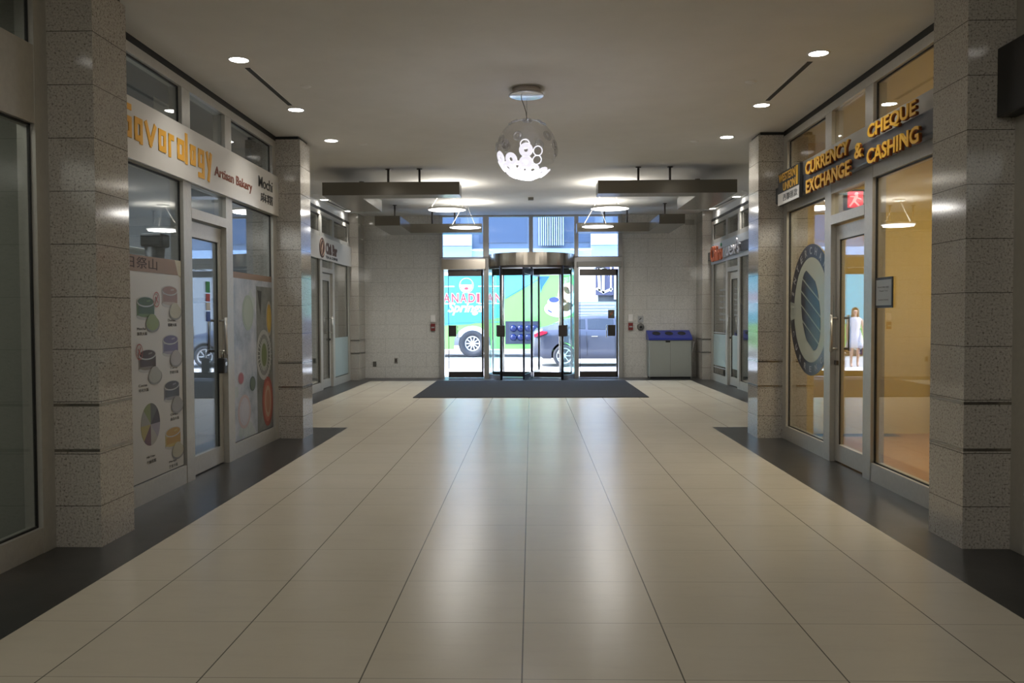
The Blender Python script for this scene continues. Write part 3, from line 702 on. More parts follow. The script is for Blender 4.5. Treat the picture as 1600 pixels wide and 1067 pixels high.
# notice
t = empty('framed_notice', (XC+2.84, 6.8, 1.43), 'white paper notice in a thin black frame on the exchange window', 'notice')
FN = fr_right(XC+2.83+.03)
MB(FN).box(-7.03, -6.70, 1.43, 1.675, 0, .008).build('frame', M_black, t)
MB(FN).box(-7.01, -6.72, 1.45, 1.655, .008, .009).build('paper', mat('notice_paper', (.34, .36, .36), .6), t)
text('PLEASE RING BELL', FN, -6.98, 1.59, .22, .012, INK, t, ext=.0006, w=.009); text('Thank You', FN, -6.95, 1.56, .16, .012, INK, t, ext=.0006, w=.009); text('Customer Service', FN, -6.97, 1.49, .20, .010, INK, t, ext=.0006, w=.009)
# red hanger on inner handle
b = MB(fr_right(XC+2.83+.15)); b.ell(-7.66, 1.12, .055, .085, 0, .006, n=20); b.box(-7.685, -7.635, 1.18, 1.25, 0, .006); b.box(-7.70, -7.62, 1.02, 1.06, 0, .006)
t = single('door_hanger', b, mat('hanger_red', (.45, .03, .04), .4), (XC+2.98, 7.66, 1.1), 'red door hanger tag hanging on the inner handle of the exchange door', 'door hanger')
text('CLOSED', fr_right(XC+2.83+.15), -7.70, 1.10, .08, .03, M_dz, t, ext=.001, w=.006)
# exit style red sign in the exchange shop
t = empty('led_sign', (XC+3.35, 8.5, 2.4), 'small black box sign with glowing red running figure above the exchange door', 'sign')
MB().box(XC+3.10, XC+3.38, 8.40, 8.46, 2.40, 2.60, bev=.01).build('housing', mat('housing_dark', (.06, .06, .07), .5), t)
b = MB(fr_front(8.40)); ux = XC+3.20; b.box(ux-.075, ux+.075, 2.42, 2.58, 0, .003, 1); b.ell(ux+.01, 2.555, .018, .018, .003, .005); b.bar((ux+.01, 2.53), (ux-.01, 2.49), .03, .003, .005); b.bar((ux-.01, 2.485), (ux+.03, 2.445), .016, .003, .005); b.bar((ux-.015, 2.485), (ux-.05, 2.44), .016, .003, .006); b.bar((ux, 2.525), (ux+.05, 2.505), .012, .003, .006); b.bar((ux, 2.525), (ux-.045, 2.53), .012, .003, .006)
b.build('lit_figure', [mat('red_glow_pale', (1, .35, .35), emit=1.2), mat('red_glow', (.8, .02, .05), emit=.8)], t)

# things inside the bakery
def bak(nm, b, mm, loc, label, cat): return single(nm, b, mm, loc, label, cat)
t = empty('display_fridge', (-4.0, 8.1, 0), 'white upright fridge inside the bakery behind the poster', 'fridge')
MB().box(-4.4, -3.75, 7.7, 8.35, .02, 2.05, bev=.03).build('cabinet', mat('appliance_white', (.50, .52, .50), .4), t)
MB().box(-3.75, -3.72, 7.73, 8.32, .15, 1.98, bev=.01).build('door', mat('appliance_door', (.42, .45, .44), .3), t)
MB().tube([(-3.69, 7.78, .9), (-3.69, 7.78, 1.5)], .012).build('handle', M_steel, t)
t = empty('coffee_grinder', (-3.35, 7.35, 1.5), 'dark coffee grinder on the high shelf inside the bakery window', 'coffee grinder')
MB().lathe([(0, 1.62), (.06, 1.62), (.07, 1.78), (.085, 2.0), (0, 2.0)], (-3.35, 7.5, 0)).build('body', mat('grinder_dark', (.04, .045, .045), .35), t)
MB().box(-3.45, -3.25, 7.42, 7.60, 2.0, 2.12, bev=.02).build('hopper', mat('grinder_dark'), t)
MB().lathe([(0, 1.56), (.10, 1.56), (.10, 1.62), (0, 1.62)], (-3.35, 7.5, 0)).build('base', M_black, t)
t = empty('wall_shelf', (-3.4, 7.4, 1.4), 'grey shelf unit standing inside the bakery window', 'shelf')
MB().box(-3.6, -3.1, 6.2, 8.5, 1.52, 1.56).build('board', M_grey, t)
for y in (6.25, 8.45):
    for x in (-3.57, -3.13): MB().box(x-.015, x+.015, y-.015, y+.015, 0, 1.52).build('leg', M_alu, t)
b = MB(); b.box(-3.25, -3.245, 7.3, 7.62, 2.95, 3.28)
single('hanging_paper', b, M_white, (-3.25, 7.46, 2.95), 'white paper sheet hanging behind the glass above the bakery sign', 'paper')
t = empty('service_counter', (-4.6, 7.4, 0), 'dark service counter inside the bakery seen through the door', 'counter')
MB().box(-5.0, -4.6, 6.6, 8.6, 0, .95).build('body', M_dgrey, t); MB().box(-5.03, -4.55, 6.55, 8.65, .95, 1.0, bev=.008).build('worktop', M_white, t)
# exchange shop counter
t = empty('teller_counter', (4.8, 8.6, 0), 'tan teller counter inside the yellow exchange shop', 'counter')
MB().box(4.6, 5.5, 9.0, 9.7, 0, 1.05).build('body', noisy('tan_laminate', (.50, .36, .14), (.54, .39, .16), 4, .5), t); MB().box(4.55, 5.5, 8.95, 9.7, 1.05, 1.1, bev=.008).build('worktop', mat('brown_top', (.20, .11, .05), .35), t)
# far right: frosted film and white list lettering
t = empty('clinic_window_film', (XC+3.92, 17, .3), 'pale frosted film and white service list on the far right shop glass', 'window decal')
for a, b_ in ((16.78, 18.05),): MB().box(XC+3.892, XC+3.896, a, b_, .33, .98).build('frosted_film', M_frost, t)
MB().box(XC+3.93, XC+3.934, 15.87, 16.53, .33, .98).build('frosted_film', M_frost, t)
fw_ = fr_right(XC+3.894)
for z0, z1 in ((1.0, 1.02), (.28, .30)):
    MB(fw_).box(-18.05, -16.78, z0, z1, 0, .002).build('film_stripe', M_dz, t)
for i, wd in enumerate(('Massage Therapy', 'Chiropractic', 'Physiotherapy', 'Acupuncture', 'Orthotics', 'Naturopathy')):
    text(wd, fw_, -17.5, 1.85-.12*i, .62, .055, M_dz, t, ext=.001)
    text(wd, fr_right(XC+3.93), -16.4, 1.85-.10*i, .42, .045, M_dz, t, ext=.001)
# far left frosted band
t = empty('cafe_window_film', (XC-3.9, 17.3, .2), 'frosted blue-green film on the lower half of the far left shop glass', 'window decal')
MB().box(XC-3.896, XC-3.892, 16.78, 18.05, .17, .95).build('frosted_film', M_frost, t)

# ============================================================ ENTRANCE
M_win = mat('window_alu', (.42, .41, .39), .35, .5)
YE = 18.80
# upper glazing
W = empty('window_7', (XC, YE, 2.66), kind='structure')
b = MB()
for x0, x1 in ((-2.03, -1.955), (-1.06, -.93), (-.045, .045), (.955, 1.045), (1.92, 2.01)): b.box(x0, x1, YE-.03, YE+.1, 2.62, 3.6)
b.box(-2.03, 2.01, YE-.02, YE+.1, 3.56, 3.62); b.box(-2.03, 2.01, YE-.03, YE+.1, 2.615, 2.68)
b.build('window_frame', M_win, W)
for x0, x1 in ((-1.955, -1.06), (-.93, -.045), (.045, .955), (1.045, 1.92)):
    MB().box(x0, x1, YE+.03, YE+.036, 2.68, 3.56).build('pane', M_glassb, W)
# side doors
def side_door(n, x0, x1, mirror):
    doorN[0] += 1
    D = empty('door_%d' % doorN[0], ((x0+x1)/2, YE, 0), kind='structure')
    b = MB()
    b.box(x0-.09, x0, YE-.06, YE+.1, 0, 2.66); b.box(x1, x1+.09, YE-.06, YE+.1, 0, 2.66)
    b.box(x0, x1, YE-.04, YE+.1, 2.52, 2.66); b.build('door_frame', M_win, D)
    MB().box(x0-.04, x1+.05, YE-.14, YE-.03, 2.40 if not mirror else 2.44, 2.635 if not mirror else 2.56, bev=.006).build('operator_box', M_steel if not mirror else mat('operator_grey', (.30, .29, .26), .4, .3), D)
    a = x0+(.09 if not mirror else .02)
    b = MB(); b.box(a, x1-.02, YE-.01, YE+.035, 2.26, 2.40); b.box(a, x1-.02, YE-.01, YE+.035, .01, .14); b.box(x1-.05, x1-.01, YE-.01, YE+.035, .01, 2.40); b.box(a, a+.012, YE, YE+.02, .01, 2.40)
    b.build('leaf_frame', M_darkfr, D)
    MB().box(a, x1-.03, YE+.01, YE+.016, .14, 2.26).build('pane', M_glasse, D)
    q0 = a+.01 if not mirror else x1-.24
    MB().box(q0, q0+.17, YE-.03, YE-.005, .92, 1.17, bev=.01).build('push_plate', mat('bronze_black', (.055, .05, .045), .35, .5), D)
    q = q0+.2 if not mirror else q0-.03
    MB().tube([(q, YE-.01, .90), (q, YE-.06, .90), (q, YE-.06, 1.16), (q, YE-.01, 1.16)], .01).build('door_handle', M_steel, D)
    b = MB(); b.tube([(a+.3, YE-.03, 2.415), (a+.52, YE-.10, 2.43), (a+.66, YE-.02, 2.37)], .011); b.build('closer_arm', M_chrome, D)
    return D
DLs = side_door(0, -1.93, -1.05, False); DRs = side_door(1, 1.05, 1.93, True)
b = MB(fr_front(YE+.008)); b.box(1.70, 1.84, 1.31, 1.50, 0, .002, 0); b.bar((1.73, 1.36), (1.80, 1.45), .015, .002, .003, 1); b.ell(1.77, 1.41, .035, .03, .002, .0025, 2)
single('door_notice', b, [mat('sticker_dark', (.10, .10, .08), .5), mat('st_red'), mat('sticker_gold', (.25, .22, .10), .5)], (1.77, YE, 1.31), 'small dark square notice stuck on the right side door', 'sticker')
# posts between
for i, (x0, x1) in enumerate(((-1.05+.0, -.94), (.95, 1.05))):
    MB().box(x0 if i else -.98, x1 if not i else .985, YE-.05, YE+.1, 0, 2.66).build('trim_%d' % (5+i), M_win, kind='structure')
# revolving door
cx, cy, R = .01, 18.85, .945
t = empty('revolving_door', (cx, cy, 0), 'four-wing glass revolving door with a curved bronze-steel canopy', 'revolving door')
def arc(b, r0, r1, z0, z1, a0, a1, m=0, n=40):  # angles measured from the lobby side (-Y)
    P = lambda r, a: (cx+r*math.sin(a), cy-r*math.cos(a))
    for i in range(n):
        t0 = math.radians(a0+(a1-a0)*i/n); t1 = math.radians(a0+(a1-a0)*(i+1)/n)
        b.prism([P(r0, t0), P(r1, t0), P(r1, t1), P(r0, t1)], z0, z1, m)
    return b
arc(MB(), R-.03, R+.01, 2.45, 2.72, 0, 360, n=72).build('canopy_fascia', M_steel, t)
arc(MB(), 0.001, R-.03, 2.47, 2.50, 0, 360, n=48).build('canopy_soffit', mat('soffit_grey', (.2, .2, .19), .5), t)
arc(MB(), 0.001, R-.02, 2.70, 2.715, 0, 360, n=48).build('canopy_top', M_win, t)
arc(MB(), R-.05, R+.0, 2.40, 2.45, 0, 360, n=72).build('canopy_lip', M_darkfr, t)
for sg in (-1, 1):
    arc(MB(), R-.012, R-.004, .10, 2.42, sg*46, sg*134, n=30).build('curved_glass', glass('drum_glass', (.90, .97, .97), .5), t)
    arc(MB(), R-.03, R+.012, 0, .10, sg*44, sg*136, n=30).build('base_shoe', mat('shoe_steel', (.40, .42, .46), .3, .8), t)
    for ang in (44, 136):
        a = math.radians(sg*ang); px, py = cx+R*math.sin(a), cy-R*math.cos(a)
        MB().tube([(px, py, 0), (px, py, 2.45)], .028, n=16).build('entry_post', M_darkfr if ang == 44 else M_steel, t)
for i, ang in enumerate((-11, 79, 169, 259)):
    a = math.radians(ang); d = Vector((math.sin(a), -math.cos(a), 0)); nrm = Vector((math.cos(a), math.sin(a), 0))
    M_ = Matrix(((d.x, nrm.x, 0, cx), (d.y, nrm.y, 0, cy), (0, 0, 1, 0), (0, 0, 0, 1)))
    b = MB(M_); b.box(.05, .90, -.02, .02, .015, .13); b.box(.05, .90, -.02, .02, 2.28, 2.42); b.box(.872, .90, -.02, .02, .13, 2.28)
    fr_ = b.build('wing', mat('navy_black_metal', (.022, .025, .045), .3, .5) if i == 0 else M_darkfr, t)
    MB(M_).box(.05, .872, -.004, .004, .13, 2.28).build('wing_glass', M_glasse, fr_)
    bb = MB(M_)
    for sd in (-1, 1):
        bb.box(.62, .80, sd*.022, sd*.045, .92, 1.17, bev=.008)
    if i in (1, 3): bb.build('push_plate', mat('bronze_black'), fr_)
    else: bb.b.free()
MB().tube([(cx, cy, 0), (cx, cy, 2.45)], .026, n=16).build('centre_shaft', mat('navy_black_metal'), t)
# handle plates on the two front entry posts
for sg in (-1, 1):
    a = math.radians(sg*44); px, py = cx+R*math.sin(a), cy-R*math.cos(a)-.035
    MB().box(px-.085, px+.085, py-.012, py+.004, .93, 1.17, bev=.008).build('call_plate', mat('bronze_black'), t)

# mat
b = MB(); b.box(-2.0, 1.97, 14.22, 17.88, 0.0, .012, bev=.003)
single('entrance_mat', b, M_mat, (0, 16.3, 0), 'wide charcoal entrance mat in front of the revolving door', 'mat')
# recycling bin
bx0, bx1, by0, by1 = 2.55, 3.46, 18.38, 18.80
t = empty('recycling_bin', (3.0, 18.6, 0), 'grey recycling station with a blue sloped three-hole lid', 'recycling bin')
M_bin = mat('bin_grey_green', (.30, .315, .29), .45)
MB().box(bx0+.02, bx1-.02, by0+.02, by1, 0, .04).build('plinth', M_black, t)
MB().box(bx0, bx1, by0, by1, .04, .84, bev=.01).build('body', M_bin, t)
MB().box(bx0+.35, bx0+.45, by0-.006, by0+.001, .79, .825, bev=.002).build('latch_recess', M_black, t)
MB().box(bx0+.452, bx0+.456, by0-.002, by0+.001, .06, .78).build('door_seam', mat('seam_dark', (.12, .12, .11), .6), t)
b = MB(); z0, z1 = .84, .88
b.prism([(by0-.02, .84), (by1+.02, .84), (by1+.02, 1.035), (by1-.05, 1.045), (by0-.02, .885)], bx0-.015, bx1+.015)
for v in b.b.verts: v.co = Vector((v.co.z, v.co.x, v.co.y))
lid = b.build('lid', mat('recycling_blue', (.03, .045, .30), .35), t)
slope = (1.045-.885)/(by1-.05-by0+.02)
for i in range(3):
    hx = bx0+.18+.275*i; yy = by0+.20; zz = .885+slope*(yy-by0+.02)
    b = MB(); b.lathe([(0, 0), (.072, 0), (.076, .004), (.088, .004), (.088, -.002)], n=24)
    for v in b.b.verts: v.co = Vector((hx+v.co.x, yy+v.co.y*1.0, zz+v.co.y*slope+v.co.z+.004))
    b.build('bin_hole', M_black, t)
b = MB(); b.box(bx1+.008, bx1+.014, by0+.05, by0+.3, .55, .80)
for v in b.b.verts: v.co.x += (v.co.z-.55)*.25
single('leaning_paper', b, M_white, (bx1, by0+.1, .55), 'white sheet of paper sticking out beside the recycling bin', 'paper')
# wall devices
def wallbox(nm, x, z, wd, h, d, mm, label, cat, y=YB):
    b = MB(); b.box(x-wd/2, x+wd/2, y-d, y+.001, z-h/2, z+h/2, bev=.006); return single(nm, b, mm, (x, y, z-h/2), label, cat)
M_red = mat('alarm_red', (.20, .02, .02), .45)
for x, nm in ((-2.185, 'left'), (2.20, 'right')):
    wallbox('card_reader', x, 1.32, .11, .16, .03, mat('reader_white', (.85, .83, .80), .4), 'pale square card reader plate on the wall %s of the entrance' % nm, 'card reader')
    t = wallbox('fire_alarm_pull', x, 1.13, .10, .16, .05, M_red, 'dark red fire alarm pull station %s of the entrance' % nm, 'fire alarm')
    MB().box(x-.035, x+.035, YB-.062, YB-.05, 1.11, 1.14).build('pull_bar', M_dz, t)
t = empty('wall_phone', (2.42, YB, 1.1), 'round grey push button unit with a white plate above, right of the fire alarm', 'intercom')
MB().box(2.36, 2.48, YB-.02, YB, 1.22, 1.36, bev=.01).build('white_plate', M_dz, t)
MB(fr_front(YB-.02)).bar((2.40, 1.28), (2.43, 1.31), .02, 0, .002).build('mark', M_ink, t)
b = MB(); b.lathe([(0, -.06), (.05, -.06), (.075, -.04), (.08, 0)], (2.42, YB, 1.12), 'y', n=28); b.build('housing', mat('unit_grey', (.13, .13, .12), .5), t)
b = MB(); b.lathe([(0, -.07), (.025, -.07), (.025, -.06)], (2.42, YB, 1.12), 'y', n=20); b.build('button', M_black, t)
wallbox('wall_outlet', -3.50, .31, .08, .12, .012, mat('outlet_dark', (.12, .115, .10), .4), 'dark outlet cover low on the left back wall, nearer the corner', 'outlet')
t = wallbox('wall_outlet', -3.02, .39, .08, .12, .012, mat('outlet_stone', (.27, .26, .23), .4), 'stone-coloured outlet cover on the left back wall, nearer the door', 'outlet')
MB(fr_front(YB-.012)).box(-3.04, -3.0, .35, .43, 0, .002).build('socket_face', M_darkfr, t)
wallbox('wall_vent_plate', 3.50, 3.42, .20, .12, .02, mat('plate_stone', (.33, .32, .29), .4), 'small stone-coloured junction cover high on the right back wall', 'junction box')
# ============================================================ STREET
M_conc = noisy('sidewalk_concrete', (.58, .57, .55), (.68, .67, .65), 3, .9)
M_asph = noisy('asphalt', (.30, .30, .31), (.36, .36, .37), 20, .9)
MB().box(-25, 25, 19.2, 22.6, -.3, -.02).build('ground_sidewalk', M_conc, kind='structure')
MB().box(-40, 40, 22.6, 34.2, -.4, -.12).build('ground_road', M_asph, kind='structure')
MB().box(-40, 40, 34.2, 39.0, -.4, 0).build('ground_far_sidewalk', M_conc, kind='structure')
b = MB()
for i in range(8): b.box(-20+5*i, -17.5+5*i, 28.3, 28.42, -.12, -.117)
o = b.build('lane_marking', M_white, kind='structure')
RZ = -.12
def wheel(name, parent, x, y, R_, wd, face, rimf=.62, nsp=10, tyre=(.045, .045, .05), rimc=(.62, .62, .64)):
    """axle along Y; face = -1 shows the rim towards -Y"""
    c_ = (x, y, RZ+R_)
    prof = [(R_*rimf, -wd/2), (R_*.94, -wd/2), (R_, -wd*.36), (R_, wd*.36), (R_*.94, wd/2), (R_*rimf, wd/2), (R_*rimf, -wd/2)]
    o = MB().lathe(prof, c_, 'y', n=48).build(name, mat('tyre_rubber', tyre, .7), parent)
    b = MB(); yy = face*wd*.40
    b.lathe([(R_*rimf, yy), (R_*rimf*.9, yy*1.05), (R_*rimf*.86, yy*.7)], c_, 'y', n=48); b.lathe([(0, yy*.55), (R_*rimf*.9, yy*.5)], c_, 'y', m=1, n=36)
    b.lathe([(0, yy*1.15), (R_*.12, yy*1.15), (R_*.16, yy*.8), (R_*.17, yy*.5)], c_, 'y', n=24)
    for i in range(nsp):
        a = 2*PI*i/nsp; d = Vector((math.cos(a), 0, math.sin(a))); n_ = Vector((-math.sin(a), 0, math.cos(a)))*R_*.045; cc_ = Vector(c_)
        A = cc_+d*R_*.1+Vector((0, yy*.95, 0)); B = cc_+d*R_*rimf*.9+Vector((0, yy*.95, 0)); dy = Vector((0, -yy*.3, 0))
        for q in ((A-n_, B-n_, B+n_, A+n_), (A-n_+dy, A-n_, B-n_, B-n_+dy), (A+n_, A+n_+dy, B+n_+dy, B+n_)): b.poly(q, 0)
    b.build('rim', [mat('rim_alloy', rimc, .35, .4), mat('rim_shadow', (.06, .06, .07), .6)], o)
    return o
# ---- water delivery truck
TY = 30.45
t = empty('delivery_truck', (-3, TY+1.2, RZ), 'teal and green water delivery truck lettered CANADIAN Springs, parked across the street', 'truck')
M_teal = mat('truck_teal', (.06, .34, .40), .45); M_green = mat('truck_green', (.20, .50, .11), .4); M_tw = mat('truck_white', (.80, .82, .82), .4)
wx, wr = -2.12, .50
def body_side(y, thick):
    pts = [(-8.2, .18), (wx-.66, .18)]
    for i in range(15):
        a = PI-PI*i/14; pts.append((wx+.66*math.cos(a), RZ+wr+.02+.63*math.sin(a)))
    pts += [(wx+.66, .18), (1.62, .18), (1.62, 2.86), (-8.2, 2.86)]
    b = MB(Matrix(((1, 0, 0, 0), (0, 0, -1, y), (0, 1, 0, 0), (0, 0, 0, 1)))); b.prism(pts, 0, thick); return b
body_side(TY+.06, .06).build('cargo_side', M_green, t)
b = MB(); b.box(-8.2, 1.62, TY+.06, TY+2.45, .62, 2.86); b.build('cargo_box', M_tw, t)
b = MB(); b.box(-8.25, 1.66, TY-.03, TY+2.48, 2.83, 2.93); b.build('roof_rail', M_tw, t)
FT = fr_front(TY)
b = MB(FT); b.prism([(-8.2, 1.16), (-3.6, 1.02), (-2.2, 1.08), (-1.0, 1.35), (-.92, 2.83), (-8.2, 2.83)], 0, .006); b.build('teal_panel', M_teal, t)
b = MB(FT); b.prism([(-.92, 2.02), (-.40, 2.28), (.30, 2.83), (-.92, 2.83)], 0, .005); b.build('blue_panel', mat('truck_sky', (.10, .40, .62), .45), t)
b = MB(FT); b.bar((-.92, 2.0), (.35, 2.72), .025, .006, .008); b.bar((-1.0, 1.16), (-8.2, .98), .02, .006, .008); b.build('swoosh_line', mat('truck_blue', (.03, .14, .45), .4), t)
b = MB(FT); b.prism([(.30, 2.78), (.66, 2.78), (.42, 2.42), (.34, 2.2)], .006, .008); b.build('blue_wedge', mat('truck_blue'), t)
M_tr = mat('truck_red', (.60, .05, .07), .4)
for i, chh in enumerate('CANADIAN'):
    u = -3.45+.30*i+(.06 if i > 5 else 0); wd = .10 if chh == 'I' else .24
    text(chh, FT, u-.02, 1.84, wd+.04, .36, M_tw, t, 'letter_outline', ext=.006, bold=.06, w=.006)
    text(chh, FT, u, 1.86, wd, .32, M_tr, t, 'lettering', ext=.008, bold=.02, w=.008)
text('Springs', FT, -3.0, 1.40, 1.32, .46, M_tw, t, 'lettering', ext=.008, bold=.03, shear=.35, w=.006)
b = MB(FT); b.ell(-2.32, 2.47, .26, .27, .006, .010, 0, n=40); b.ring(-2.32, 2.47, .24, .25, .9, .010, .014, 1); b.ell(-2.32, 2.50, .20, .20, .010, .013, 1, 0, PI, 20); b.ell(-2.32, 2.36, .075, .05, .010, .014, 2)
b.build('round_crest', [M_tw, M_teal, M_tr], t)
b = MB(FT)
for z in (2.42, 1.80):
    b.box(-4.4, -2.75, z, z+.035, .006, .009); b.box(-1.9, -1.0, z, z+.035, .006, .009)
b.build('white_rules', M_tw, t)
# picture of a bottle and a child's face on the right end
b = MB(FT); b.ell(1.02, 1.62, .55, .30, .006, .010, 0, n=30); b.ell(1.25, 2.02, .30, .50, .006, .010, 0, n=30); b.ell(1.22, 2.12, .18, .30, .010, .012, 1); b.ell(.92, 1.86, .34, .18, .010, .012, 0); b.ell(.82, 1.94, .18, .10, .012, .014, 2); b.ell(1.35, 2.35, .18, .2, .010, .012, 1); b.bar((.62, 1.56), (.72, 1.50), .05, .012, .014, 2)
b.build('side_picture', [mat('pic_white', (.85, .82, .80), .5), mat('pic_coral', (.80, .34, .24), .5), mat('pic_dark', (.05, .07, .22), .5)], t)
# jug compartment
b = MB(FT); b.box(-.93, .31, .36, 1.18, .001, .014, 0); b.box(-.80, -.02, .42, 1.12, .014, .02, 1); o = b.build('jug_hatch', [mat('hatch_dark', (.03, .035, .06), .5), mat('hatch_grey', (.04, .05, .08), .5)], t)
for i, (u, v) in enumerate([(u_, v_) for v_ in (.92, .60) for u_ in (-.64, -.38, -.10, .12)]):
    b = MB(); b.lathe([(.0, -.09), (.06, -.10), (.10, -.06), (.125, -.02), (.125, .2)], (u, TY-.02, v), 'y', n=24); b.build('water_jug', mat('jug_blue', (.01, .018, .09), .2), t)
wheel('wheel', t, wx, TY+.20, wr, .30, -1, .55, 10, rimc=(.75, .74, .73)); wheel('wheel', t, wx, TY+2.2, wr, .30, 1, .55, 10); wheel('wheel', t, -7.4+1.5, TY+.20, wr, .30, -1, .55, 10)
wheel('wheel', t, -7.4+1.5, TY+2.2, wr, .30, 1, .55, 10)
b = MB(); b.box(-10.2, -8.3, TY+.05, TY+2.4, .35, 2.3, bev=.15); b.build('cab', M_tw, t)
b = MB(); b.box(-9.9, -8.9, TY+.03, TY+.06, 1.3, 2.05); b.build('cab_window', mat('car_glass'), t) if 0 else b.b.free()

# ---- grey sedan
CY, CX0 = 25.62, .03
t = empty('grey_sedan', (CX0+2.3, CY, RZ), 'grey four-door sedan parked at the kerb behind the right doors', 'car')
def itp(tab, x):
    for (a, va), (b_, vb) in zip(tab, tab[1:]):
        if x <= b_:
            q = (x-a)/(b_-a); q = q*q*(3-2*q)*.4+q*.6; return va+(vb-va)*q
    return tab[-1][1]
TOP = [(0, .78), (.03, 1.02), (.12, 1.12), (.35, 1.18), (.62, 1.24), (1.0, 1.40), (1.45, 1.49), (2.0, 1.52), (2.5, 1.49), (3.0, 1.36), (3.45, 1.12), (3.9, 1.03), (4.3, .95), (4.55, .82), (4.68, .6)]
BEL = [(0, .74), (.04, .93), (.3, 1.06), (.9, 1.08), (2, 1.03), (3.2, .98), (3.7, .95), (4.3, .85), (4.68, .55)]
HW = [(0, .60), (.06, .74), (.3, .86), (.8, .915), (2, .925), (3.6, .915), (4.1, .86), (4.5, .70), (4.68, .50)]
RW = [(0, .55), (.3, .68), (.9, .60), (1.5, .58), (2.3, .60), (3.1, .66), (3.6, .72), (4.3, .62), (4.68, .42)]
wxs = (.93, 3.72); ar = .375
def zbot(x):
    z = .23 if .3 < x < 4.4 else .30
    for q in wxs:
        if abs(x-q) < ar: z = max(z, .325+math.sqrt(ar*ar-(x-q)**2))
    return z
xs = sorted(set([0, .015, .03, .06, .1] + [i*.08 for i in range(2, 58)] + [q+ar*math.cos(PI*i/12) for q in wxs for i in range(13)] + [q+s_*(ar+.004) for q in wxs for s_ in (-1, 1)] + [4.6, 4.64, 4.68]))
def ringp(x):
    top, bel, hw, rw, zb = itp(TOP, x), itp(BEL, x), itp(HW, x), itp(RW, x), zbot(x)
    bel = min(bel, top-.02); mid = max(zb+.06, min(bel-.06, .62)); cab = max(0, top-bel)
    P = [(0, zb+.0), (hw*.8, zb), (hw*.975, zb+.015), (hw, max(zb+.04, .42) if zb < .4 else zb+.03), (hw*1.0, max(mid, zb+.05)), (hw*.985, (mid+bel)/2+.02), (hw*.955, bel)]
    if cab > .12:
        P += [(hw*.955+(rw-hw*.955)*.15-.01, bel+cab*.08), (hw*.955+(rw-hw*.955)*.9, bel+cab*.80), (rw*.93, bel+cab*.92), (rw*.6, top-.008), (0, top)]
    else:
        P += [(hw*.93, bel+cab*.3), (hw*.88, bel+cab*.6), (hw*.8, bel+cab*.8), (hw*.5, top-.01), (0, top)]
    return P
b = MB(); rows = []
for x in xs:
    P = ringp(x); full = P+[(-y, z) for y, z in P[-2:0:-1]]
    rows.append([b.b.verts.new((CX0+x, CY-y, RZ+z)) for y, z in full])
n = len(rows[0]); g_rows = []
for A, B in zip(rows, rows[1:]):
    for k_ in range(n):
        f_ = b.b.faces.new((A[k_], B[k_], B[(k_+1) % n], A[(k_+1) % n])); f_.smooth = True
b.b.faces.new(rows[0]); b.b.faces.new(rows[-1][::-1])
body = b.build('body', mat('car_paint', (.06, .068, .098), .3, .3, coat=.6), t)
M_cg = mat('car_glass', (.02, .025, .035), .05, 0, spec=.9)
def side_pt(x, q, sg, off):
    P = ringp(x); (ya, za), (yb_, zb_) = P[7], P[8]; y = ya+(yb_-ya)*q; z = za+(zb_-za)*q
    return Vector((CX0+x, CY-sg*(y+off), RZ+z+off*.3))
for sg in (1, -1):
    for xa, xb, in ((1.02, 1.55), (1.62, 2.38), (2.44, 3.12)):
        b = MB(); cols = [xa+(xb-xa)*i/8 for i in range(9)]
        for i in range(8):
            def qt(x):
                if x < 1.55: return .12+.83*min(1, max(.12, (x-.98)/.42))
                if x > 2.6: return max(.14, .95-max(0, (x-2.72))*2.0)
                return .95
            p = [side_pt(cols[i], .05, sg, .006), side_pt(cols[i+1], .05, sg, .006), side_pt(cols[i+1], qt(cols[i+1]), sg, .006), side_pt(cols[i], qt(cols[i]), sg, .006)]
            q_ = [v+Vector((0, sg*.012, -.002)) for v in p]
            b.poly(p); b.poly(q_[::-1])
            if i == 0: b.poly((p[3], p[0], q_[0], q_[3]))
            if i == 7: b.poly((p[1], p[2], q_[2], q_[1]))
            b.poly((p[0], p[1], q_[1], q_[0])); b.poly((p[2], p[3], q_[3], q_[2]))
        b.build('side_window', M_cg, t)
def glasspatch(nm, xa, xb):
    b = MB(); N_ = 6; rws = []
    for i in range(N_+1):
        x = xa+(xb-xa)*i/N_; P = ringp(x); w_ = P[10][0]*1.25; z = P[11][1]
        rws.append([Vector((CX0+x, CY+w_*s_, RZ+z-(.03*abs(s_)**2)+.012)) for s_ in (-1, -.5, 0, .5, 1)])
    for A, B in zip(rws, rws[1:]):
        for k_ in range(4): b.poly((A[k_], B[k_], B[k_+1], A[k_+1]))
    b.build(nm, M_cg, t)
glasspatch('rear_window', .62, 1.32); glasspatch('windscreen', 2.62, 3.42)
b = MB(Matrix(((1, 0, 0, CX0), (0, 0, -1, CY-.86), (0, 1, 0, RZ), (0, 0, 0, 1)))); b.prism([(.06, .86), (.42, .98), (.44, 1.03), (.26, 1.05), (.05, .95)], -.1, .045); b.build('tail_light', mat('tail_red', (.55, .02, .05), .25), t)
b = MB(Matrix(((1, 0, 0, CX0), (0, 0, -1, CY-.9), (0, 1, 0, RZ), (0, 0, 0, 1)))); b.box(1.72, 1.90, .88, .90, .02, .045); b.box(2.55, 2.73, .86, .88, .02, .045); b.build('door_handle', M_chrome, t)
b = MB(Matrix(((1, 0, 0, CX0), (0, 0, -1, CY-.9), (0, 1, 0, RZ), (0, 0, 0, 1)))); b.bar((1.60, .3), (1.58, 1.02), .006, .02, .03); b.bar((2.41, .3), (2.41, 1.0), .006, .02, .03); b.build('door_seam', M_black, t)
b = MB(); b.box(CX0+2.95, CX0+3.15, CY-1.06, CY-.9, RZ+.98, RZ+1.10, bev=.03); b.build('wing_mirror', mat('car_paint'), t)
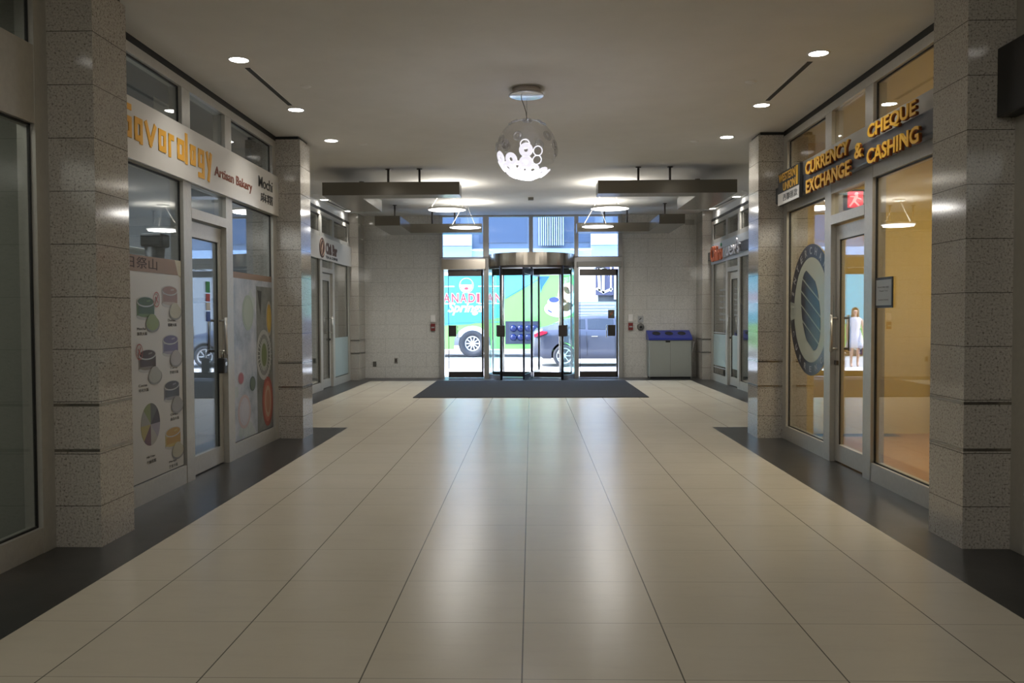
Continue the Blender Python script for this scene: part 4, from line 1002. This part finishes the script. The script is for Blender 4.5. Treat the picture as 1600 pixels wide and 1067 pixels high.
b = MB(); b.box(CX0+.4, CX0+4.4, CY-.62, CY+.62, RZ+.25, RZ+.45); b.build('underbody', M_black, t)
for q in wxs:
    for sg in (-1, 1): wheel('wheel', t, CX0+q, CY+sg*.80, .325, .22, sg, .72, 7, rimc=(.30, .31, .34))

# ---- building across the street
def bpart(p, nm, x0, x1, y0, y1, z0, z1, mm): return MB().box(x0, x1, y0, y1, z0, z1).build(nm, mm, p)
M_band = mat('facade_white', (.62, .66, .68), .6); M_fglass = mat('facade_glass', (.10, .12, .16), .3, 0); M_fpan = mat('facade_panel', (.22, .235, .26), .5)
t = empty('office_building', (0, 44, 0), 'pale office building with white bands and dark glass across the street', 'building')
bpart(t, 'wall', -28, 28, 39.4, 52, 0, 16, M_fpan)
for z in (4.05, 7.4, 10.9): bpart(t, 'white_band', -28, 28, 39.2, 39.42, z, z+.42, M_band)
for i in range(14):
    x = -21+3.1*i
    for z in (4.75, 8.1, 11.6): bpart(t, 'window', x, x+2.2, 39.34, 39.44, z, z+2.3, M_fglass)
for x0, x1 in ((-4.2, -2.72), (2.75, 4.2)): bpart(t, 'bright_panel', x0, x1, 39.0, 39.3, 4.6, 5.35, mat('bright_panel', (.85, .86, .84), .5)); bpart(t, 'pale_panel', x0, x1, 39.05, 39.3, 3.7, 4.58, mat('pale_blue_panel', (.55, .62, .72), .5))
for i in range(12): bpart(t, 'fin', .35+.1*i, .40+.1*i, 39.0, 39.3, 4.6, 7.2, M_band)
bpart(t, 'shop_wall', 2.0, 3.05, 38.9, 39.4, 1.9, 3.7, mat('bright_panel')); 
bpart(t, 'logo_board', 2.95, 3.75, 38.85, 38.95, 2.3, 3.6, mat('logo_dark', (.05, .05, .10), .5))
b = MB(fr_front(38.85)); b.bar((3.08, 3.5), (3.12, 2.55), .12, 0, .03); b.bar((3.3, 3.5), (3.28, 2.5), .12, 0, .03); b.bar((3.02, 2.58), (3.3, 2.42), .10, 0, .03); b.bar((3.3, 2.42), (3.66, 2.58), .10, 0, .03); b.bar((3.64, 2.5), (3.64, 3.55), .07, 0, .03); b.bar((3.08, 3.48), (3.32, 3.48), .08, 0, .03)
b.build('white_logo', M_white, t)
bpart(t, 'purple_strip', 3.78, 4.0, 38.85, 38.95, 2.1, 3.6, mat('lilac_panel', (.38, .36, .58), .5)); bpart(t, 'teal_strip', 4.02, 4.3, 38.85, 38.95, 1.9, 3.6, mat('teal_panel', (.10, .50, .58), .5)); bpart(t, 'white_pier', 4.3, 4.5, 38.8, 39.0, 0, 3.8, M_band); bpart(t, 'green_panel', 4.5, 5.2, 38.85, 39.0, 0, 3.4, mat('green_glass', (.04, .22, .15), .3))
s_ = bpart(t, 'roller_shutter', 2.0, 4.0, 38.8, 39.4, .6, 2.0, mat('shutter_grey', (.22, .24, .30), .5))
for i in range(9): bpart(s_, 'slat', 2.0, 3.8, 38.77, 38.8, .75+.14*i, .80+.14*i, mat('slat_light', (.34, .36, .42), .5))
bpart(t, 'shop_sign_plate', 2.25, 3.9, 38.7, 38.78, .75, 1.15, M_band)
text('24 00', fr_front(38.70), 2.4, .82, .9, .24, mat('plate_blue', (.12, .30, .42), .5), t, ext=.01)
# pedestrian on the near sidewalk, left of the doors (seen mirrored in the exchange door)
t = empty('person', (-3.42, 24.2, -.12), 'person with long brown hair and white dress on the sidewalk, mirrored in the exchange door', 'person')
def skin_body(name, verts, edges, radii, mm, parent, root=0, lvl=2):
    me = bpy.data.meshes.new(name); me.from_pydata([Vector(v)-Vector((0, 0, 0)) for v in verts], edges, [])
    o = bpy.data.objects.new(name, me); C.objects.link(o)
    md = o.modifiers.new('skin', 'SKIN'); sub = o.modifiers.new('sub', 'SUBSURF'); sub.levels = sub.render_levels = lvl
    for i, r_ in enumerate(radii): me.skin_vertices[0].data[i].radius = r_ if isinstance(r_, tuple) else (r_, r_)
    me.skin_vertices[0].data[root].use_root = True
    dg = bpy.context.evaluated_depsgraph_get(); m2 = bpy.data.meshes.new_from_object(o.evaluated_get(dg)); bpy.data.objects.remove(o)
    m2.materials.clear(); m2.materials.append(mm)
    for p in m2.polygons: p.use_smooth = True
    q = bpy.data.objects.new(name, m2); C.objects.link(q); q.parent = parent; return q
M_skin = mat('skin', (.55, .33, .24), .5)
V = [(0, 0, .90), (0, 0, 1.08), (0, 0, 1.28), (0, .01, 1.40), (0, 0, 1.47), (0, -.01, 1.56), (0, -.01, 1.63),
     (.09, 0, .86), (.10, -.06, .48), (.10, .05, .09), (.10, -.05, .035), (.10, -.12, .025),
     (-.09, 0, .86), (-.09, .05, .49), (-.09, .20, .13), (-.09, .14, .05), (-.09, .08, .025),
     (.16, 0, 1.36), (.21, .04, 1.10), (.22, -.04, .88), (.22, -.06, .80), (-.16, 0, 1.36), (-.21, -.03, 1.10), (-.22, -.13, .92), (-.22, -.17, .85)]
E_ = [(0, 1), (1, 2), (2, 3), (3, 4), (4, 5), (5, 6), (0, 7), (7, 8), (8, 9), (9, 10), (10, 11), (0, 12), (12, 13), (13, 14), (14, 15), (15, 16), (2, 17), (17, 18), (18, 19), (19, 20), (2, 21), (21, 22), (22, 23), (23, 24)]
Rr = [(.15, .11), (.11, .085), (.13, .09), .05, .045, .085, .07, .085, .05, .035, .033, .022, .085, .05, .035, .033, .022, .045, .034, .024, .018, .045, .034, .024, .018]
body_ = skin_body('body', V, E_, Rr, M_skin, t)
for sg, base in ((1, V[20]), (-1, V[24])):
    for i in range(5):
        b = MB(); o_ = Vector(base)+Vector((0, -.025+.013*i, 0)); ln_ = (.05, .07, .078, .072, .055)[i]
        b.tube([o_, o_+Vector((0, -.02 if i == 0 else -.004, -ln_*.5)), o_+Vector((-sg*.01, -.02 if i == 0 else -.01, -ln_))], [.009, .008, .006], n=8); q = b.build('finger', M_skin); q.parent = t
b = MB(); b.lathe([(.10, 1.42), (.165, 1.36), (.15, 1.22), (.13, 1.08), (.18, .92), (.23, .72), (.26, .55), (.25, .55), (.17, .92), (.12, 1.08), (.09, 1.40)], n=28)
for v in b.b.verts: v.co.y *= .72
q = b.build('dress', mat('dress_white', (.72, .68, .70), .7)); q.parent = t
b = MB(); b.lathe([(0, 1.70), (.06, 1.69), (.10, 1.63), (.105, 1.55), (.11, 1.42), (.09, 1.32), (.06, 1.30), (.07, 1.42), (.085, 1.55), (.0, 1.66)], (0, .02, 0), n=24, a0=math.radians(-50), a1=math.radians(230))
q = b.build('hair', mat('hair_brown', (.10, .05, .025), .6)); q.parent = t
b = MB()
for ex in (-.03, .03): b.lathe([(0, -.008), (.010, -.006), (.012, 0)], (ex, -.088, 1.575), 'y', n=12)
q = b.build('eyes', M_ink); q.parent = t
b = MB(); b.tube([(0, -.085, 1.58), (0, -.105, 1.548), (0, -.085, 1.54)], [.006, .011, .006], n=8); q = b.build('nose', M_skin); q.parent = t
b = MB(); b.tube([(-.022, -.086, 1.518), (0, -.092, 1.515), (.022, -.086, 1.518)], .005, n=8); q = b.build('mouth', mat('lips', (.45, .12, .12), .5)); q.parent = t
t.rotation_euler = (0, 0, .25)
